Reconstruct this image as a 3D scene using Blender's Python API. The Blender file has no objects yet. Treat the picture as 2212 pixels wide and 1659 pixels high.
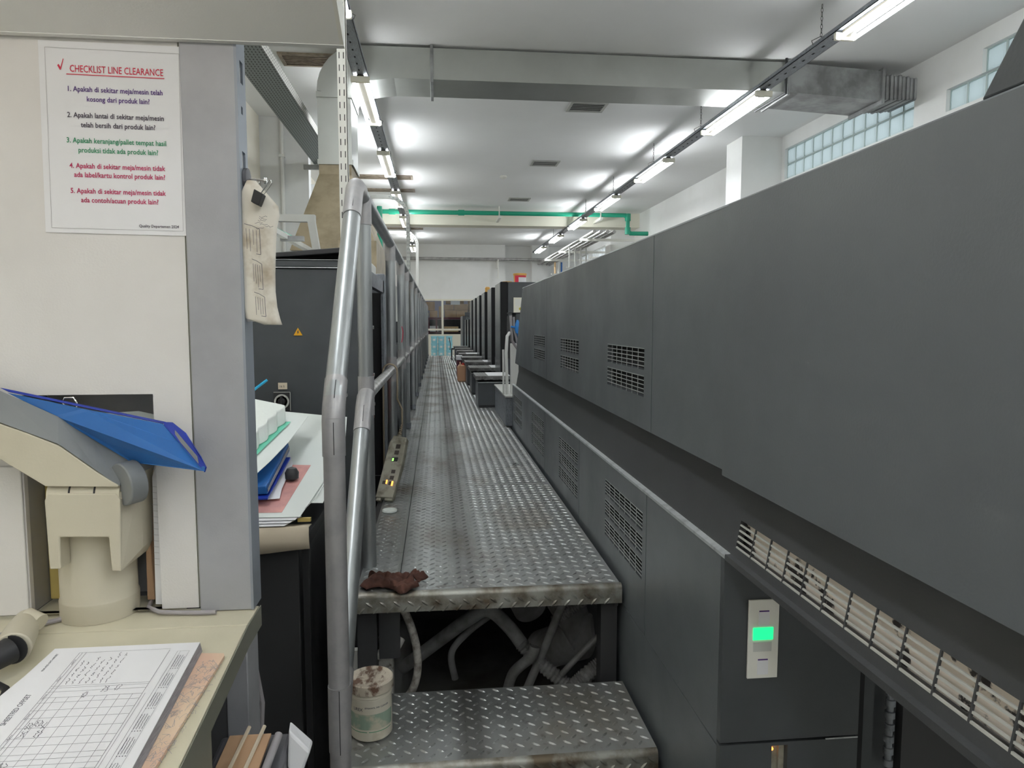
import bpy, bmesh, math, random
from mathutils import Vector, Matrix
from math import pi, sin, cos, radians
random.seed(7)
S = bpy.context.scene
COL = S.collection

# ------------------------------------------------------------------ camera, world, exposure
cam_d = bpy.data.cameras.new('camera'); cam = bpy.data.objects.new('camera', cam_d); COL.objects.link(cam)
cam_d.sensor_width = 36.0
cam_d.lens = 1534.0 / 2212.0 * 36.0
cam_d.clip_start = 0.02; cam_d.clip_end = 200
cam.location = (0, 0, 1.45)
cam.rotation_euler = (radians(90 - 4.918), 0, radians(-6.065))
S.camera = cam
S.view_settings.view_transform = 'Standard'
S.view_settings.look = 'None'
S.view_settings.gamma = 1
S.view_settings.use_curve_mapping = False
S.view_settings.exposure = 0.55
S.cycles.max_bounces = 8
S.cycles.diffuse_bounces = 5
S.cycles.glossy_bounces = 4
S.cycles.sample_clamp_indirect = 8
w = bpy.data.worlds.new('world'); S.world = w; w.use_nodes = True
bg = w.node_tree.nodes['Background']
bg.inputs[0].default_value = (0.82, 0.92, 1.0, 1); bg.inputs[1].default_value = .95
TUBE = 38.0        # emission of the fluorescent tubes
HOODTUBE = 6.0

# ------------------------------------------------------------------ materials
def mat(name, col, rough=0.5, metal=0.0, col2=None, nscale=6.0, lo=0.4, hi=0.65, bump=0.0, bscale=80.0,
        spec=0.5, emit=0.0, stretch=(1, 1, 1), rough2=None, detail=4.0, trans=0.0, coat=0.0):
    m = bpy.data.materials.new(name); m.use_nodes = True
    nt = m.node_tree; b = nt.nodes['Principled BSDF']
    b.inputs['Base Color'].default_value = (*col, 1)
    b.inputs['Roughness'].default_value = rough
    b.inputs['Metallic'].default_value = metal
    b.inputs['Specular IOR Level'].default_value = spec
    b.inputs['Transmission Weight'].default_value = trans
    b.inputs['Coat Weight'].default_value = coat
    if emit > 0:
        b.inputs['Emission Color'].default_value = (*col, 1); b.inputs['Emission Strength'].default_value = emit
    if col2 or bump or rough2 is not None:
        tc = nt.nodes.new('ShaderNodeTexCoord'); mp = nt.nodes.new('ShaderNodeMapping')
        mp.inputs['Scale'].default_value = stretch
        nt.links.new(tc.outputs['Object'], mp.inputs['Vector'])
    if col2 or rough2 is not None:
        n = nt.nodes.new('ShaderNodeTexNoise'); n.inputs['Scale'].default_value = nscale
        n.inputs['Detail'].default_value = detail; n.inputs['Roughness'].default_value = 0.6
        nt.links.new(mp.outputs[0], n.inputs['Vector'])
        mr = nt.nodes.new('ShaderNodeMapRange'); mr.inputs['From Min'].default_value = lo; mr.inputs['From Max'].default_value = hi
        nt.links.new(n.outputs['Fac'], mr.inputs['Value'])
        if col2:
            mx = nt.nodes.new('ShaderNodeMix'); mx.data_type = 'RGBA'
            mx.inputs['A'].default_value = (*col, 1); mx.inputs['B'].default_value = (*col2, 1)
            nt.links.new(mr.outputs[0], mx.inputs['Factor']); nt.links.new(mx.outputs['Result'], b.inputs['Base Color'])
        if rough2 is not None:
            m2 = nt.nodes.new('ShaderNodeMapRange')
            m2.inputs['To Min'].default_value = rough; m2.inputs['To Max'].default_value = rough2
            nt.links.new(mr.outputs[0], m2.inputs['Value']); nt.links.new(m2.outputs[0], b.inputs['Roughness'])
    if bump:
        nb = nt.nodes.new('ShaderNodeTexNoise'); nb.inputs['Scale'].default_value = bscale; nb.inputs['Detail'].default_value = 3
        nt.links.new(mp.outputs[0], nb.inputs['Vector'])
        bp = nt.nodes.new('ShaderNodeBump'); bp.inputs['Strength'].default_value = bump; bp.inputs['Distance'].default_value = 0.01
        nt.links.new(nb.outputs['Fac'], bp.inputs['Height']); nt.links.new(bp.outputs[0], b.inputs['Normal'])
    return m

def dash_mat(name, base, dark, px, wx, py, wy, ax=0, ay=1, metal=0.3, rough=0.5, stagger=False):
    """metal sheet with rows of punched slots: px/py = pitch, wx/wy = slot share of the pitch"""
    m = mat(name, base, rough, metal); nt = m.node_tree; b = nt.nodes['Principled BSDF']
    tc = nt.nodes.new('ShaderNodeTexCoord'); sp = nt.nodes.new('ShaderNodeSeparateXYZ'); nt.links.new(tc.outputs['Object'], sp.inputs[0])
    def fr(a, p, wd):
        d = nt.nodes.new('ShaderNodeMath'); d.operation = 'DIVIDE'; nt.links.new(sp.outputs[a], d.inputs[0]); d.inputs[1].default_value = p
        f = nt.nodes.new('ShaderNodeMath'); f.operation = 'FRACT'; nt.links.new(d.outputs[0], f.inputs[0])
        l = nt.nodes.new('ShaderNodeMath'); l.operation = 'LESS_THAN'; nt.links.new(f.outputs[0], l.inputs[0]); l.inputs[1].default_value = wd
        return l
    a = fr(ax, px, wx); c = fr(ay, py, wy)
    mu = nt.nodes.new('ShaderNodeMath'); mu.operation = 'MULTIPLY'; nt.links.new(a.outputs[0], mu.inputs[0]); nt.links.new(c.outputs[0], mu.inputs[1])
    mx = nt.nodes.new('ShaderNodeMix'); mx.data_type = 'RGBA'; mx.inputs['A'].default_value = (*base, 1); mx.inputs['B'].default_value = (*dark, 1)
    nt.links.new(mu.outputs[0], mx.inputs['Factor']); nt.links.new(mx.outputs['Result'], b.inputs['Base Color'])
    return m

M = {}
M['wall'] = mat('white_wall_paint', (.87, .87, .85), .7, col2=(.81, .81, .78), nscale=1.5, lo=.45, hi=.8, bump=.03)
M['wall_cream'] = mat('cream_wall_paint', (.80, .76, .66), .7, col2=(.70, .64, .53), nscale=1.2, lo=.5, hi=.8)
M['wall_grey'] = mat('pale_grey_wall_paint', (.74, .75, .74), .7, col2=(.68, .68, .68), nscale=2)
M['ceiling'] = mat('ceiling_paint', (.86, .86, .85), .8, col2=(.81, .81, .79), nscale=.7, lo=.45, hi=.8, bump=.02)
M['beam'] = mat('cream_beam_paint', (.83, .80, .68), .7)
M['floor'] = mat('oily_floor', (.16, .16, .15), .6, col2=(.07, .06, .05), nscale=3)
M['press'] = mat('press_dark_grey_paint', (.120, .132, .141), .32, col2=(.092, .101, .108), nscale=1.6, lo=.35, hi=.7, bump=.035, bscale=260, rough2=.5, detail=5)
M['press_dk'] = mat('press_charcoal_paint', (.066, .072, .078), .38, col2=(.05, .055, .06), nscale=3, bump=.03, bscale=240)
M['press_band_shaded'] = mat('press_band_shaded_paint', (.060, .062, .065), .42, col2=(.05, .052, .054), nscale=3, bump=.03, bscale=240)  # press grey darkened: shade under the overhang put into the colour
M['bar'] = mat('grille_bar_paint', (.42, .44, .43), .4, .3)
M['bar_lt'] = mat('grille_bar_bare_metal', (.62, .62, .58), .4, .4)
M['ledge'] = mat('worn_aluminium_edge', (.60, .63, .64), .38, .6, col2=(.34, .36, .37), nscale=30, lo=.5, hi=.75)
M['unit_side'] = mat('satin_unit_side', (.21, .225, .235), .26, .25, col2=(.17, .18, .19), nscale=3, bump=.02, bscale=60)
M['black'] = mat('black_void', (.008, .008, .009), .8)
M['inside'] = mat('machine_inside', (.80, .72, .64), .7, col2=(.035, .03, .03), nscale=16, lo=.56, hi=.60, detail=6)
M['rubber'] = mat('black_rubber', (.02, .02, .022), .55)
M['hose'] = mat('dusty_grey_hose', (.27, .27, .27), .7, col2=(.15, .145, .14), nscale=14)
M['hose2'] = mat('dusty_flecked_cable', (.46, .44, .40), .7, col2=(.16, .14, .12), nscale=40)
M['duct_dusty'] = mat('dusty_silver_duct', (.48, .48, .50), .6, .2, col2=(.30, .29, .28), nscale=9)
M['steel'] = mat('galvanised_tube', (.42, .44, .445), .36, .75, col2=(.33, .35, .355), nscale=9, lo=.35, hi=.7, stretch=(1, 1, .5))
M['steel_fit'] = mat('grey_tube_fitting', (.42, .41, .41), .45, .4, col2=(.36, .355, .36), nscale=30)
M['steel_mid'] = mat('worn_bright_tube', (.58, .58, .57), .33, .8, col2=(.36, .35, .34), nscale=22, lo=.45, hi=.65)
M['galv'] = mat('galvanised_sheet', (.46, .475, .45), .36, .8, col2=(.41, .42, .395), nscale=3, lo=.3, hi=.8, bump=.03, bscale=5)
M['galv_dusty'] = mat('dusty_galvanised_sheet', (.36, .37, .37), .5, .5, col2=(.20, .20, .20), nscale=4)
M['channel'] = mat('zinc_channel', (.27, .29, .32), .45, .6, col2=(.17, .18, .20), nscale=50, lo=.45, hi=.7, stretch=(3, .6, 1))
M['tan'] = mat('tan_hood_paint', (.36, .30, .20), .45, .2, col2=(.25, .205, .13), nscale=6)
M['cream_mach'] = mat('pale_grey_machine_paint', (.60, .61, .58), .5, col2=(.50, .50, .47), nscale=3)
M['lamp'] = mat('fluorescent_tube', (.93, .97, 1.0), .5, emit=TUBE)
M['lamp_hood'] = mat('viewing_lamp_tube', (1.0, .90, .80), .5, emit=HOODTUBE)
M['lamp_white'] = mat('batten_white_enamel', (.80, .79, .73), .4)
M['batten'] = mat('batten_body_enamel', (.07, .062, .045), .5)
M['chain'] = mat('chain_steel', (.12, .12, .11), .5, .6)
M['green_pipe'] = mat('green_plastic_pipe', (.02, .36, .22), .4)
M['white_pipe'] = mat('white_conduit', (.72, .72, .69), .5)
M['grey_pipe'] = mat('grey_clad_pipe', (.48, .47, .46), .4, .4, col2=(.32, .31, .30), nscale=8)
M['grille_brown'] = mat('brown_vent_frame', (.34, .28, .21), .6, col2=(.20, .16, .12), nscale=9)
M['grille_grey'] = mat('grey_vent_frame', (.42, .42, .39), .5)
M['vent_dark'] = mat('vent_dark_void', (.03, .03, .028), .9)
M['console'] = mat('console_putty_paint', (.72, .70, .68), .5, col2=(.67, .65, .63), nscale=3, bump=.05, bscale=300)
M['console_grey'] = mat('console_grey_metal', (.38, .385, .405), .45, .15, col2=(.34, .345, .365), nscale=9, bump=.04, bscale=300)
M['console_side'] = mat('console_blue_grey_edge', (.29, .32, .36), .45, .3)
M['hood'] = mat('hood_pale_grey', (.80, .80, .78), .55, bump=.04, bscale=300)
M['desk'] = mat('desk_cream_laminate', (.62, .58, .44), .45, col2=(.50, .47, .35), nscale=4, lo=.45, hi=.75, bump=.03, bscale=200)
M['desk_side'] = mat('desk_olive_edge', (.20, .20, .16), .5)
M['desk_dark'] = mat('desk_dark_side', (.04, .04, .042), .5)
M['beige'] = mat('beige_plastic', (.55, .51, .40), .45, col2=(.48, .44, .34), nscale=3, bump=.03, bscale=250)
M['beige_grey'] = mat('grey_plastic', (.20, .21, .215), .45, col2=(.17, .18, .185), nscale=4, bump=.03, bscale=250)
M['blue'] = mat('blue_folder', (.012, .11, .36), .45)
M['blue_dk'] = mat('blue_folder_edge', (.008, .03, .30), .4)
M['paper'] = mat('white_paper', (.80, .80, .82), .7)
M['paper_old'] = mat('soiled_paper', (.70, .66, .58), .8, col2=(.40, .33, .24), nscale=16, lo=.52, hi=.72)
M['paper_side'] = mat('paper_stack_side', (.34, .33, .35), .8, col2=(.24, .23, .25), nscale=60, stretch=(1, 1, 14))
M['ink'] = mat('pen_ink', (.07, .07, .09), .8)
M['print'] = mat('printer_ink', (.16, .16, .18), .8)
M['red'] = mat('red_print', (.62, .03, .07), .7)
M['purple'] = mat('purple_print', (.09, .03, .20), .7)
M['dkprint'] = mat('dark_print', (.06, .045, .07), .7)
M['greenp'] = mat('green_print', (.03, .26, .12), .7)
M['crimson'] = mat('crimson_print', (.48, .015, .10), .7)
M['board'] = mat('tan_board', (.74, .57, .41), .6, col2=(.72, .48, .36), nscale=7)
M['magnet'] = mat('magnet_grey', (.10, .10, .11), .5)
M['chrome'] = mat('chrome_wire', (.75, .75, .75), .2, 1.0)
M['foam'] = mat('white_foam', (.80, .84, .80), .8, bump=.2, bscale=90)
M['mint'] = mat('mint_green_card', (.16, .60, .42), .6)
M['sheet'] = mat('white_plastic_sheet', (.74, .78, .75), .55)
M['pink'] = mat('pink_print', (.68, .34, .31), .6, col2=(.52, .26, .25), nscale=14)
M['kraft'] = mat('cream_cloth_paper', (.64, .55, .42), .8)
M['tape'] = mat('yellow_tape', (.60, .46, .15), .5)
M['sky_blue'] = mat('sky_blue_plastic', (.32, .68, .78), .45)
M['straw'] = mat('cyan_plastic', (.01, .36, .62), .4)
M['yellow'] = mat('warning_yellow', (.75, .38, .01), .5)
M['rag'] = mat('rust_red_rag', (.12, .05, .034), .9, col2=(.07, .028, .02), nscale=18, bump=.3, bscale=60)
M['jar'] = mat('dirty_white_jar', (.62, .58, .48), .45, col2=(.42, .36, .26), nscale=14, lo=.58, hi=.75)
M['jar_lid'] = mat('stained_jar_lid', (.56, .50, .41), .5, col2=(.15, .08, .05), nscale=26, lo=.50, hi=.60, detail=6, stretch=(1.6, .8, 1))
M['jar_label'] = mat('worn_green_label', (.27, .36, .28), .6, col2=(.50, .47, .36), nscale=26, lo=.48, hi=.62)
M['clay'] = mat('white_clay_paint', (.50, .49, .46), .8, col2=(.10, .07, .05), nscale=30, lo=.56, hi=.66, bump=.6, bscale=40)
M['pendant'] = mat('grimy_ivory_plastic', (.37, .35, .28), .5, col2=(.14, .125, .09), nscale=22, lo=.48, hi=.72, detail=6)
M['button'] = mat('grimy_button', (.07, .055, .045), .6)
M['led_green'] = mat('green_led', (.25, 1.0, .12), .5, emit=3.0)
M['led_orange'] = mat('orange_led', (1.0, .33, .05), .5, emit=2.5)
M['ind_green'] = mat('green_indicator', (.01, .80, .22), .5, emit=1.0)
M['cable_tan'] = mat('tan_cable', (.28, .23, .16), .6)
M['cable_grey'] = mat('grey_cable', (.34, .32, .33), .5)
M['cardboard'] = mat('cardboard', (.50, .32, .19), .8, col2=(.43, .27, .16), nscale=6)
M['cardboard2'] = mat('dark_cardboard', (.30, .20, .125), .8)
M['jerry'] = mat('tan_jerrycan', (.60, .34, .20), .5)
M['gold'] = mat('gold_tin', (.75, .42, .12), .35, .5)
M['rack_red'] = mat('maroon_rack_steel', (.12, .015, .035), .5)
M['store'] = mat('lavender_store_wall', (.24, .23, .30), .8)
M['glove'] = mat('blue_nitrile', (.03, .22, .60), .5)
M['ext_red'] = mat('extinguisher_red', (.55, .05, .035), .4)
M['pad'] = mat('worn_step_tread', (.24, .24, .235), .5, .3, col2=(.11, .105, .10), nscale=12)
M['yellow2'] = mat('yellow_sack', (.60, .52, .05), .6)
M['peach'] = mat('peach_box', (.80, .55, .30), .6)
M['glass'] = mat('window_glass', (.9, .95, .95), .03, spec=.5, trans=1.0)

def plate_mat():
    m = mat('diamond_tread_plate', (.40, .41, .40), .34, .75, bump=0)
    nt = m.node_tree; b = nt.nodes['Principled BSDF']
    tc = nt.nodes.new('ShaderNodeTexCoord')
    def noise(sc, det, st):
        mp = nt.nodes.new('ShaderNodeMapping'); mp.inputs['Scale'].default_value = st
        nt.links.new(tc.outputs['Object'], mp.inputs[0])
        n = nt.nodes.new('ShaderNodeTexNoise'); n.inputs['Scale'].default_value = sc; n.inputs['Detail'].default_value = det
        nt.links.new(mp.outputs[0], n.inputs['Vector']); return n
    def rng(src, a, b_, c, d):
        r = nt.nodes.new('ShaderNodeMapRange'); r.inputs['From Min'].default_value = a; r.inputs['From Max'].default_value = b_
        r.inputs['To Min'].default_value = c; r.inputs['To Max'].default_value = d; nt.links.new(src, r.inputs['Value']); return r
    n1 = noise(5, 6, (1, .5, 1)); n2 = noise(26, 5, (1, 1, 1)); n3 = noise(2.2, 3, (1, .25, 1))
    stain = rng(n1.outputs['Fac'], .50, .72, 0, .75)
    spots = rng(n2.outputs['Fac'], .60, .70, 0, .5)
    mx = nt.nodes.new('ShaderNodeMix'); mx.data_type = 'RGBA'
    mx.inputs['A'].default_value = (.39, .405, .40, 1); mx.inputs['B'].default_value = (.20, .165, .12, 1)
    nt.links.new(stain.outputs[0], mx.inputs['Factor'])
    mx2 = nt.nodes.new('ShaderNodeMix'); mx2.data_type = 'RGBA'; mx2.inputs['B'].default_value = (.10, .085, .07, 1)
    nt.links.new(mx.outputs['Result'], mx2.inputs['A']); nt.links.new(spots.outputs[0], mx2.inputs['Factor'])
    # oily track along the seam under the handrail
    sp = nt.nodes.new('ShaderNodeSeparateXYZ'); nt.links.new(tc.outputs['Object'], sp.inputs[0])
    ad = nt.nodes.new('ShaderNodeMath'); ad.operation = 'ADD'; ad.inputs[1].default_value = .075
    nt.links.new(sp.outputs[0], ad.inputs[0])
    ab = nt.nodes.new('ShaderNodeMath'); ab.operation = 'ABSOLUTE'; nt.links.new(ad.outputs[0], ab.inputs[0])
    tr = rng(ab.outputs[0], .015, .05, .75, 0)
    tn = rng(n3.outputs['Fac'], .3, .6, .3, 1)
    mu = nt.nodes.new('ShaderNodeMath'); mu.operation = 'MULTIPLY'; nt.links.new(tr.outputs[0], mu.inputs[0]); nt.links.new(tn.outputs[0], mu.inputs[1])
    mx3 = nt.nodes.new('ShaderNodeMix'); mx3.data_type = 'RGBA'; mx3.inputs['B'].default_value = (.09, .08, .075, 1)
    nt.links.new(mx2.outputs['Result'], mx3.inputs['A']); nt.links.new(mu.outputs[0], mx3.inputs['Factor'])
    nt.links.new(mx3.outputs['Result'], b.inputs['Base Color'])
    ro = rng(n1.outputs['Fac'], .35, .7, .33, .55); nt.links.new(ro.outputs[0], b.inputs['Roughness'])
    return m
M['plate'] = plate_mat()
M['plate_edge'] = mat('stained_plate_edge', (.34, .34, .31), .38, .7, col2=(.12, .095, .065), nscale=11, lo=.42, hi=.62, detail=5)
M['tray'] = dash_mat('perforated_tray_sheet', (.25, .28, .28), (.02, .02, .02), .0235, .32, .045, .55)
M['tray_side'] = dash_mat('perforated_tray_flange', (.52, .52, .48), (.10, .10, .09), .0235, .34, .045, .5, ax=2, ay=1)

# ------------------------------------------------------------------ mesh helpers
W = {}     # world matrix of every root, for parts
class MB:
    def __init__(s): s.v = []; s.f = []
    def add(s, vs, fs, T=None):
        o = len(s.v)
        for v in vs:
            v = Vector(v); s.v.append(T @ v if T else v)
        s.f += [tuple(i + o for i in f) for f in fs]; return s
    def box(s, x0, x1, y0, y1, z0, z1, T=None):
        vs = [(x, y, z) for z in (z0, z1) for y in (y0, y1) for x in (x0, x1)]
        return s.add(vs, [(0, 2, 3, 1), (4, 5, 7, 6), (0, 1, 5, 4), (2, 6, 7, 3), (0, 4, 6, 2), (1, 3, 7, 5)], T)
    def hexa(s, bottom, top):
        """two loops of four corners"""
        return s.add(list(bottom) + list(top), [(3, 2, 1, 0), (4, 5, 6, 7), (0, 1, 5, 4), (1, 2, 6, 5), (2, 3, 7, 6), (3, 0, 4, 7)])
    def prism(s, poly, a, b, axis='y', T=None):
        """poly = 2D loop, extruded from a to b along axis (x: (y,z), y: (x,z), z: (x,y))"""
        def p3(p, t):
            return {'x': (t, p[0], p[1]), 'y': (p[0], t, p[1]), 'z': (p[0], p[1], t)}[axis]
        n = len(poly)
        vs = [p3(p, a) for p in poly] + [p3(p, b) for p in poly]
        return s.add(vs, [tuple(range(n)), tuple(range(2 * n - 1, n - 1, -1))] + [(i, i + n, (i + 1) % n + n, (i + 1) % n) for i in range(n)], T)
    def cyl(s, p0, p1, r, r1=None, n=16, caps=True):
        return s.tube([p0, p1], r, n, caps, radii=[r, r if r1 is None else r1])
    def tube(s, pts, r, n=12, caps=True, radii=None):
        pts = [Vector(p) for p in pts]; k = len(pts); rings = []
        t0 = (pts[1] - pts[0]).normalized()
        up = Vector((0, 0, 1)) if abs(t0.z) < .9 else Vector((0, 1, 0))
        a = t0.cross(up).normalized()
        for i, p in enumerate(pts):
            if i == 0: t = pts[1] - pts[0]
            elif i == k - 1: t = pts[-1] - pts[-2]
            else: t = (pts[i + 1] - pts[i]).normalized() + (pts[i] - pts[i - 1]).normalized()
            t.normalize(); a = (a - t * a.dot(t)).normalized(); b = t.cross(a)
            rr = radii[i] if radii else r
            if 0 < i < k - 1:
                c = (pts[i + 1] - pts[i]).normalized().dot(t); rr2 = rr / max(c, .6)
            else: rr2 = rr
            rings.append([p + a * cos(2 * pi * j / n) * rr + b * sin(2 * pi * j / n) * rr for j in range(n)])
        vs = [v for r_ in rings for v in r_]; fs = []
        for i in range(k - 1):
            for j in range(n):
                fs.append((i * n + j, i * n + (j + 1) % n, (i + 1) * n + (j + 1) % n, (i + 1) * n + j))
        if caps: fs += [tuple(range(n - 1, -1, -1)), tuple(range((k - 1) * n, k * n))]
        return s.add(vs, fs)
    def lathe(s, prof, c, n=32, T=None):
        """prof = [(r, z)...] around a vertical axis through c"""
        vs = []; fs = []; k = len(prof)
        for r, z in prof:
            for j in range(n): vs.append((c[0] + r * cos(2 * pi * j / n), c[1] + r * sin(2 * pi * j / n), c[2] + z))
        for i in range(k - 1):
            for j in range(n): fs.append((i * n + j, i * n + (j + 1) % n, (i + 1) * n + (j + 1) % n, (i + 1) * n + j))
        fs += [tuple(range(n - 1, -1, -1)), tuple(range((k - 1) * n, k * n))]
        return s.add(vs, fs, T)
    def panel(s, u0, u1, v0, v1, holes, fn, th):
        """flat panel with rectangular holes; fn maps (u, v, depth) to space, th = thickness"""
        us = sorted(set([u0, u1] + [h[0] for h in holes] + [h[1] for h in holes]))
        vs_ = sorted(set([v0, v1] + [h[2] for h in holes] + [h[3] for h in holes]))
        def inside(u, v): return any(h[0] < u < h[1] and h[2] < v < h[3] for h in holes)
        for i in range(len(us) - 1):
            for j in range(len(vs_) - 1):
                a, b, c, d = us[i], us[i + 1], vs_[j], vs_[j + 1]
                if inside((a + b) / 2, (c + d) / 2): continue
                s.add([fn(a, c, 0), fn(b, c, 0), fn(b, d, 0), fn(a, d, 0)], [(0, 1, 2, 3)])
                s.add([fn(a, c, th), fn(b, c, th), fn(b, d, th), fn(a, d, th)], [(3, 2, 1, 0)])
        for (a, b, c, d) in list(holes) + [(u0, u1, v0, v1)]:
            L = [(a, c), (b, c), (b, d), (a, d)]
            for i in range(4):
                p, q = L[i], L[(i + 1) % 4]
                s.add([fn(*p, 0), fn(*q, 0), fn(*q, th), fn(*p, th)], [(0, 1, 2, 3)])
        return s
    def build(s, name, m, parent=None, bevel=0, smooth=False, seg=2, fixn=True):
        me = bpy.data.meshes.new(name)
        vs = s.v
        if parent is not None and parent in W:
            inv = W[parent].inverted(); vs = [inv @ v for v in vs]
        me.from_pydata([tuple(v) for v in vs], [], s.f)
        if fixn:
            bm = bmesh.new(); bm.from_mesh(me); bmesh.ops.recalc_face_normals(bm, faces=bm.faces); bm.to_mesh(me); bm.free()
        me.materials.append(m)
        o = bpy.data.objects.new(name, me); COL.objects.link(o)
        if smooth:
            me.shade_smooth(); me.set_sharp_from_angle(angle=radians(38))
        if parent is not None:
            o.parent = parent; W[o] = W.get(parent, Matrix())
        else: W[o] = Matrix()
        if bevel:
            b = o.modifiers.new('bevel', 'BEVEL'); b.width = bevel; b.segments = seg; b.limit_method = 'ANGLE'; b.angle_limit = radians(40)
        return o

def thing(name, label, cat, loc=(0, 0, 0), rotz=0, group=None):
    o = bpy.data.objects.new(name, None); COL.objects.link(o)
    o.empty_display_size = .05
    o.location = loc; o.rotation_euler = (0, 0, rotz)
    W[o] = Matrix.Translation(Vector(loc)) @ Matrix.Rotation(rotz, 4, 'Z')
    return tag(o, label, cat, group)
def tag(o, label, cat, group=None, kind=None):
    o['label'] = label; o['category'] = cat
    if group: o['group'] = group
    if kind: o['kind'] = kind
    return o
def struct(name, mb, m, bevel=0, label=None):
    o = mb.build(name, m, None, bevel); o['kind'] = 'structure'
    if label: o['label'] = label
    return o
def copy_tree(root, loc, label, group=None):
    r = root.copy(); COL.objects.link(r); r.location = loc; r['label'] = label
    if group: r['group'] = group
    for ch in list(root.children):
        c = ch.copy(); COL.objects.link(c); c.parent = r
        for g in ch.children:
            d = g.copy(); COL.objects.link(d); d.parent = c
    return r
def text(name, s, size, m, parent, T, align='LEFT', ext=.0002, bold=0.0, sx=1.0):
    """letters as a mesh; T places the local xy plane of the text in the world"""
    cu = bpy.data.curves.new(name, 'FONT'); cu.body = s; cu.size = size; cu.align_x = align; cu.extrude = ext; cu.offset = bold
    cu.resolution_u = 2
    o = bpy.data.objects.new(name, cu); COL.objects.link(o)
    dg = bpy.context.evaluated_depsgraph_get(); me = bpy.data.meshes.new_from_object(o.evaluated_get(dg))
    bpy.data.objects.remove(o); bpy.data.curves.remove(cu)
    inv = W[parent].inverted() if parent in W else Matrix()
    me.transform(inv @ T @ Matrix.Diagonal((sx, 1, 1, 1)))
    me.materials.clear(); me.materials.append(m)
    t = bpy.data.objects.new(name, me); COL.objects.link(t); t.parent = parent; W[t] = W.get(parent, Matrix())
    return t
def frame(o, x, y):
    """matrix with origin o, x axis and y axis given"""
    x = Vector(x).normalized(); y = Vector(y); y = (y - x * y.dot(x)).normalized(); z = x.cross(y)
    T = Matrix((x, y, z)).transposed().to_4x4(); T.translation = Vector(o); return T
def ribbon(mb, pts, wd, T, h=.0003):
    """flat pen stroke along 2D points in the plane of T"""
    for (x0, y0), (x1, y1) in zip(pts, pts[1:]):
        dx, dy = x1 - x0, y1 - y0; L = math.hypot(dx, dy) or 1e-6; nx, ny = -dy / L * wd / 2, dx / L * wd / 2
        mb.add([(x0 + nx, y0 + ny, h), (x0 - nx, y0 - ny, h), (x1 - nx, y1 - ny, h), (x1 + nx, y1 + ny, h)], [(0, 1, 2, 3)], T)
def scribble(mb, x, y, wd, ht, T, n=8, pen=.0004):
    pts = [(x + wd * i / n, y + ht * (random.random() - .5)) for i in range(n + 1)]
    ribbon(mb, pts, pen, T)
def arc(c, r, a0, a1, n=8, plane='xz', k=0):
    out = []
    for i in range(n + 1):
        a = radians(a0 + (a1 - a0) * i / n); u, v = c[0] + r * cos(a), c[1] + r * sin(a)
        out.append({'xz': (u, k, v), 'yz': (k, u, v), 'xy': (u, v, k)}[plane])
    return out
ORD = ['nearest', 'second', 'third', 'fourth', 'fifth', 'sixth', 'seventh', 'eighth', 'ninth', 'tenth', 'eleventh', 'twelfth', 'thirteenth', 'fourteenth', 'fifteenth']

# ------------------------------------------------------------------ the room
CZ = 3.75; XR = 4.3; XL = -1.95; YF = 21.2; YB = -5.0
struct('floor', MB().box(-7, XR + .2, YB - .2, YF + 3, -.12, 0), M['floor'])
struct('ceiling', MB().box(-7, XR + .2, YB - .2, YF + 3, CZ, CZ + .15), M['ceiling'])
# right wall with strips of glass blocks and two barred windows
blocks = [(6.17, 8.57, 3.215, 3.585), (3.76, 5.76, 3.225, 3.41), (3.77, 5.37, 3.4101, 3.60)]
rwin = [(16.4, 19.6, 2.75, 3.42), (20.0, 21.0, 2.75, 3.42)]
tri_blk = [(4.45, 4.85, 3.40, 3.60)]
fr = lambda u, v, d: (XR + d, u, v)
struct('wall_right', MB().panel(YB, YF + 3, 0, CZ, blocks + rwin, fr, .2), M['wall'])
struct('wall_left', MB().box(XL - .15, XL, YB, 8.4, 0, CZ).box(XL - .15, XL, 9.4, YF, 0, CZ), M['wall_cream'])
struct('wall_back', MB().box(-7, XR, YB - .15, YB, 0, CZ), M['wall'])
# far wall: solid part above and beside the glazed store partition
ff = lambda u, v, d: (u, YF + d, v)
struct('wall_front', MB().panel(XL - .1, 2.05, 0, CZ, [(-.62, 1.45, 1.02, 2.15)], ff, .12).box(2.05, XR, YF + .35, YF + .5, 0, CZ).box(1.97, 2.049, YF + .121, YF + .5, 0, CZ), M['wall'])
# far-left recess that faces the camera, with a bright return behind it
struct('trim_1', MB().box(XL - 1.2, -1.42, 8.4, 8.55, 0, CZ), M['wall_grey'])
struct('trim_2', MB().box(-1.62, -1.34, 9.4, 10.0, 0, 3.2), M['wall'])
struct('trim_3', MB().box(XL, XR, 14.9, 15.3, 3.46, CZ), M['beam'])                        # down-stand beam
struct('trim_4', MB().box(3.78, XR, 8.65, 9.12, 0, CZ), M['wall'])                        # wall pier
struct('trim_5', MB().box(3.78, XR, 15.3, 15.8, 0, CZ), M['wall'])
struct('trim_6', MB().box(2.85, 3.35, YF + .0, YF + .34, 0, CZ), M['wall'])
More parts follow.
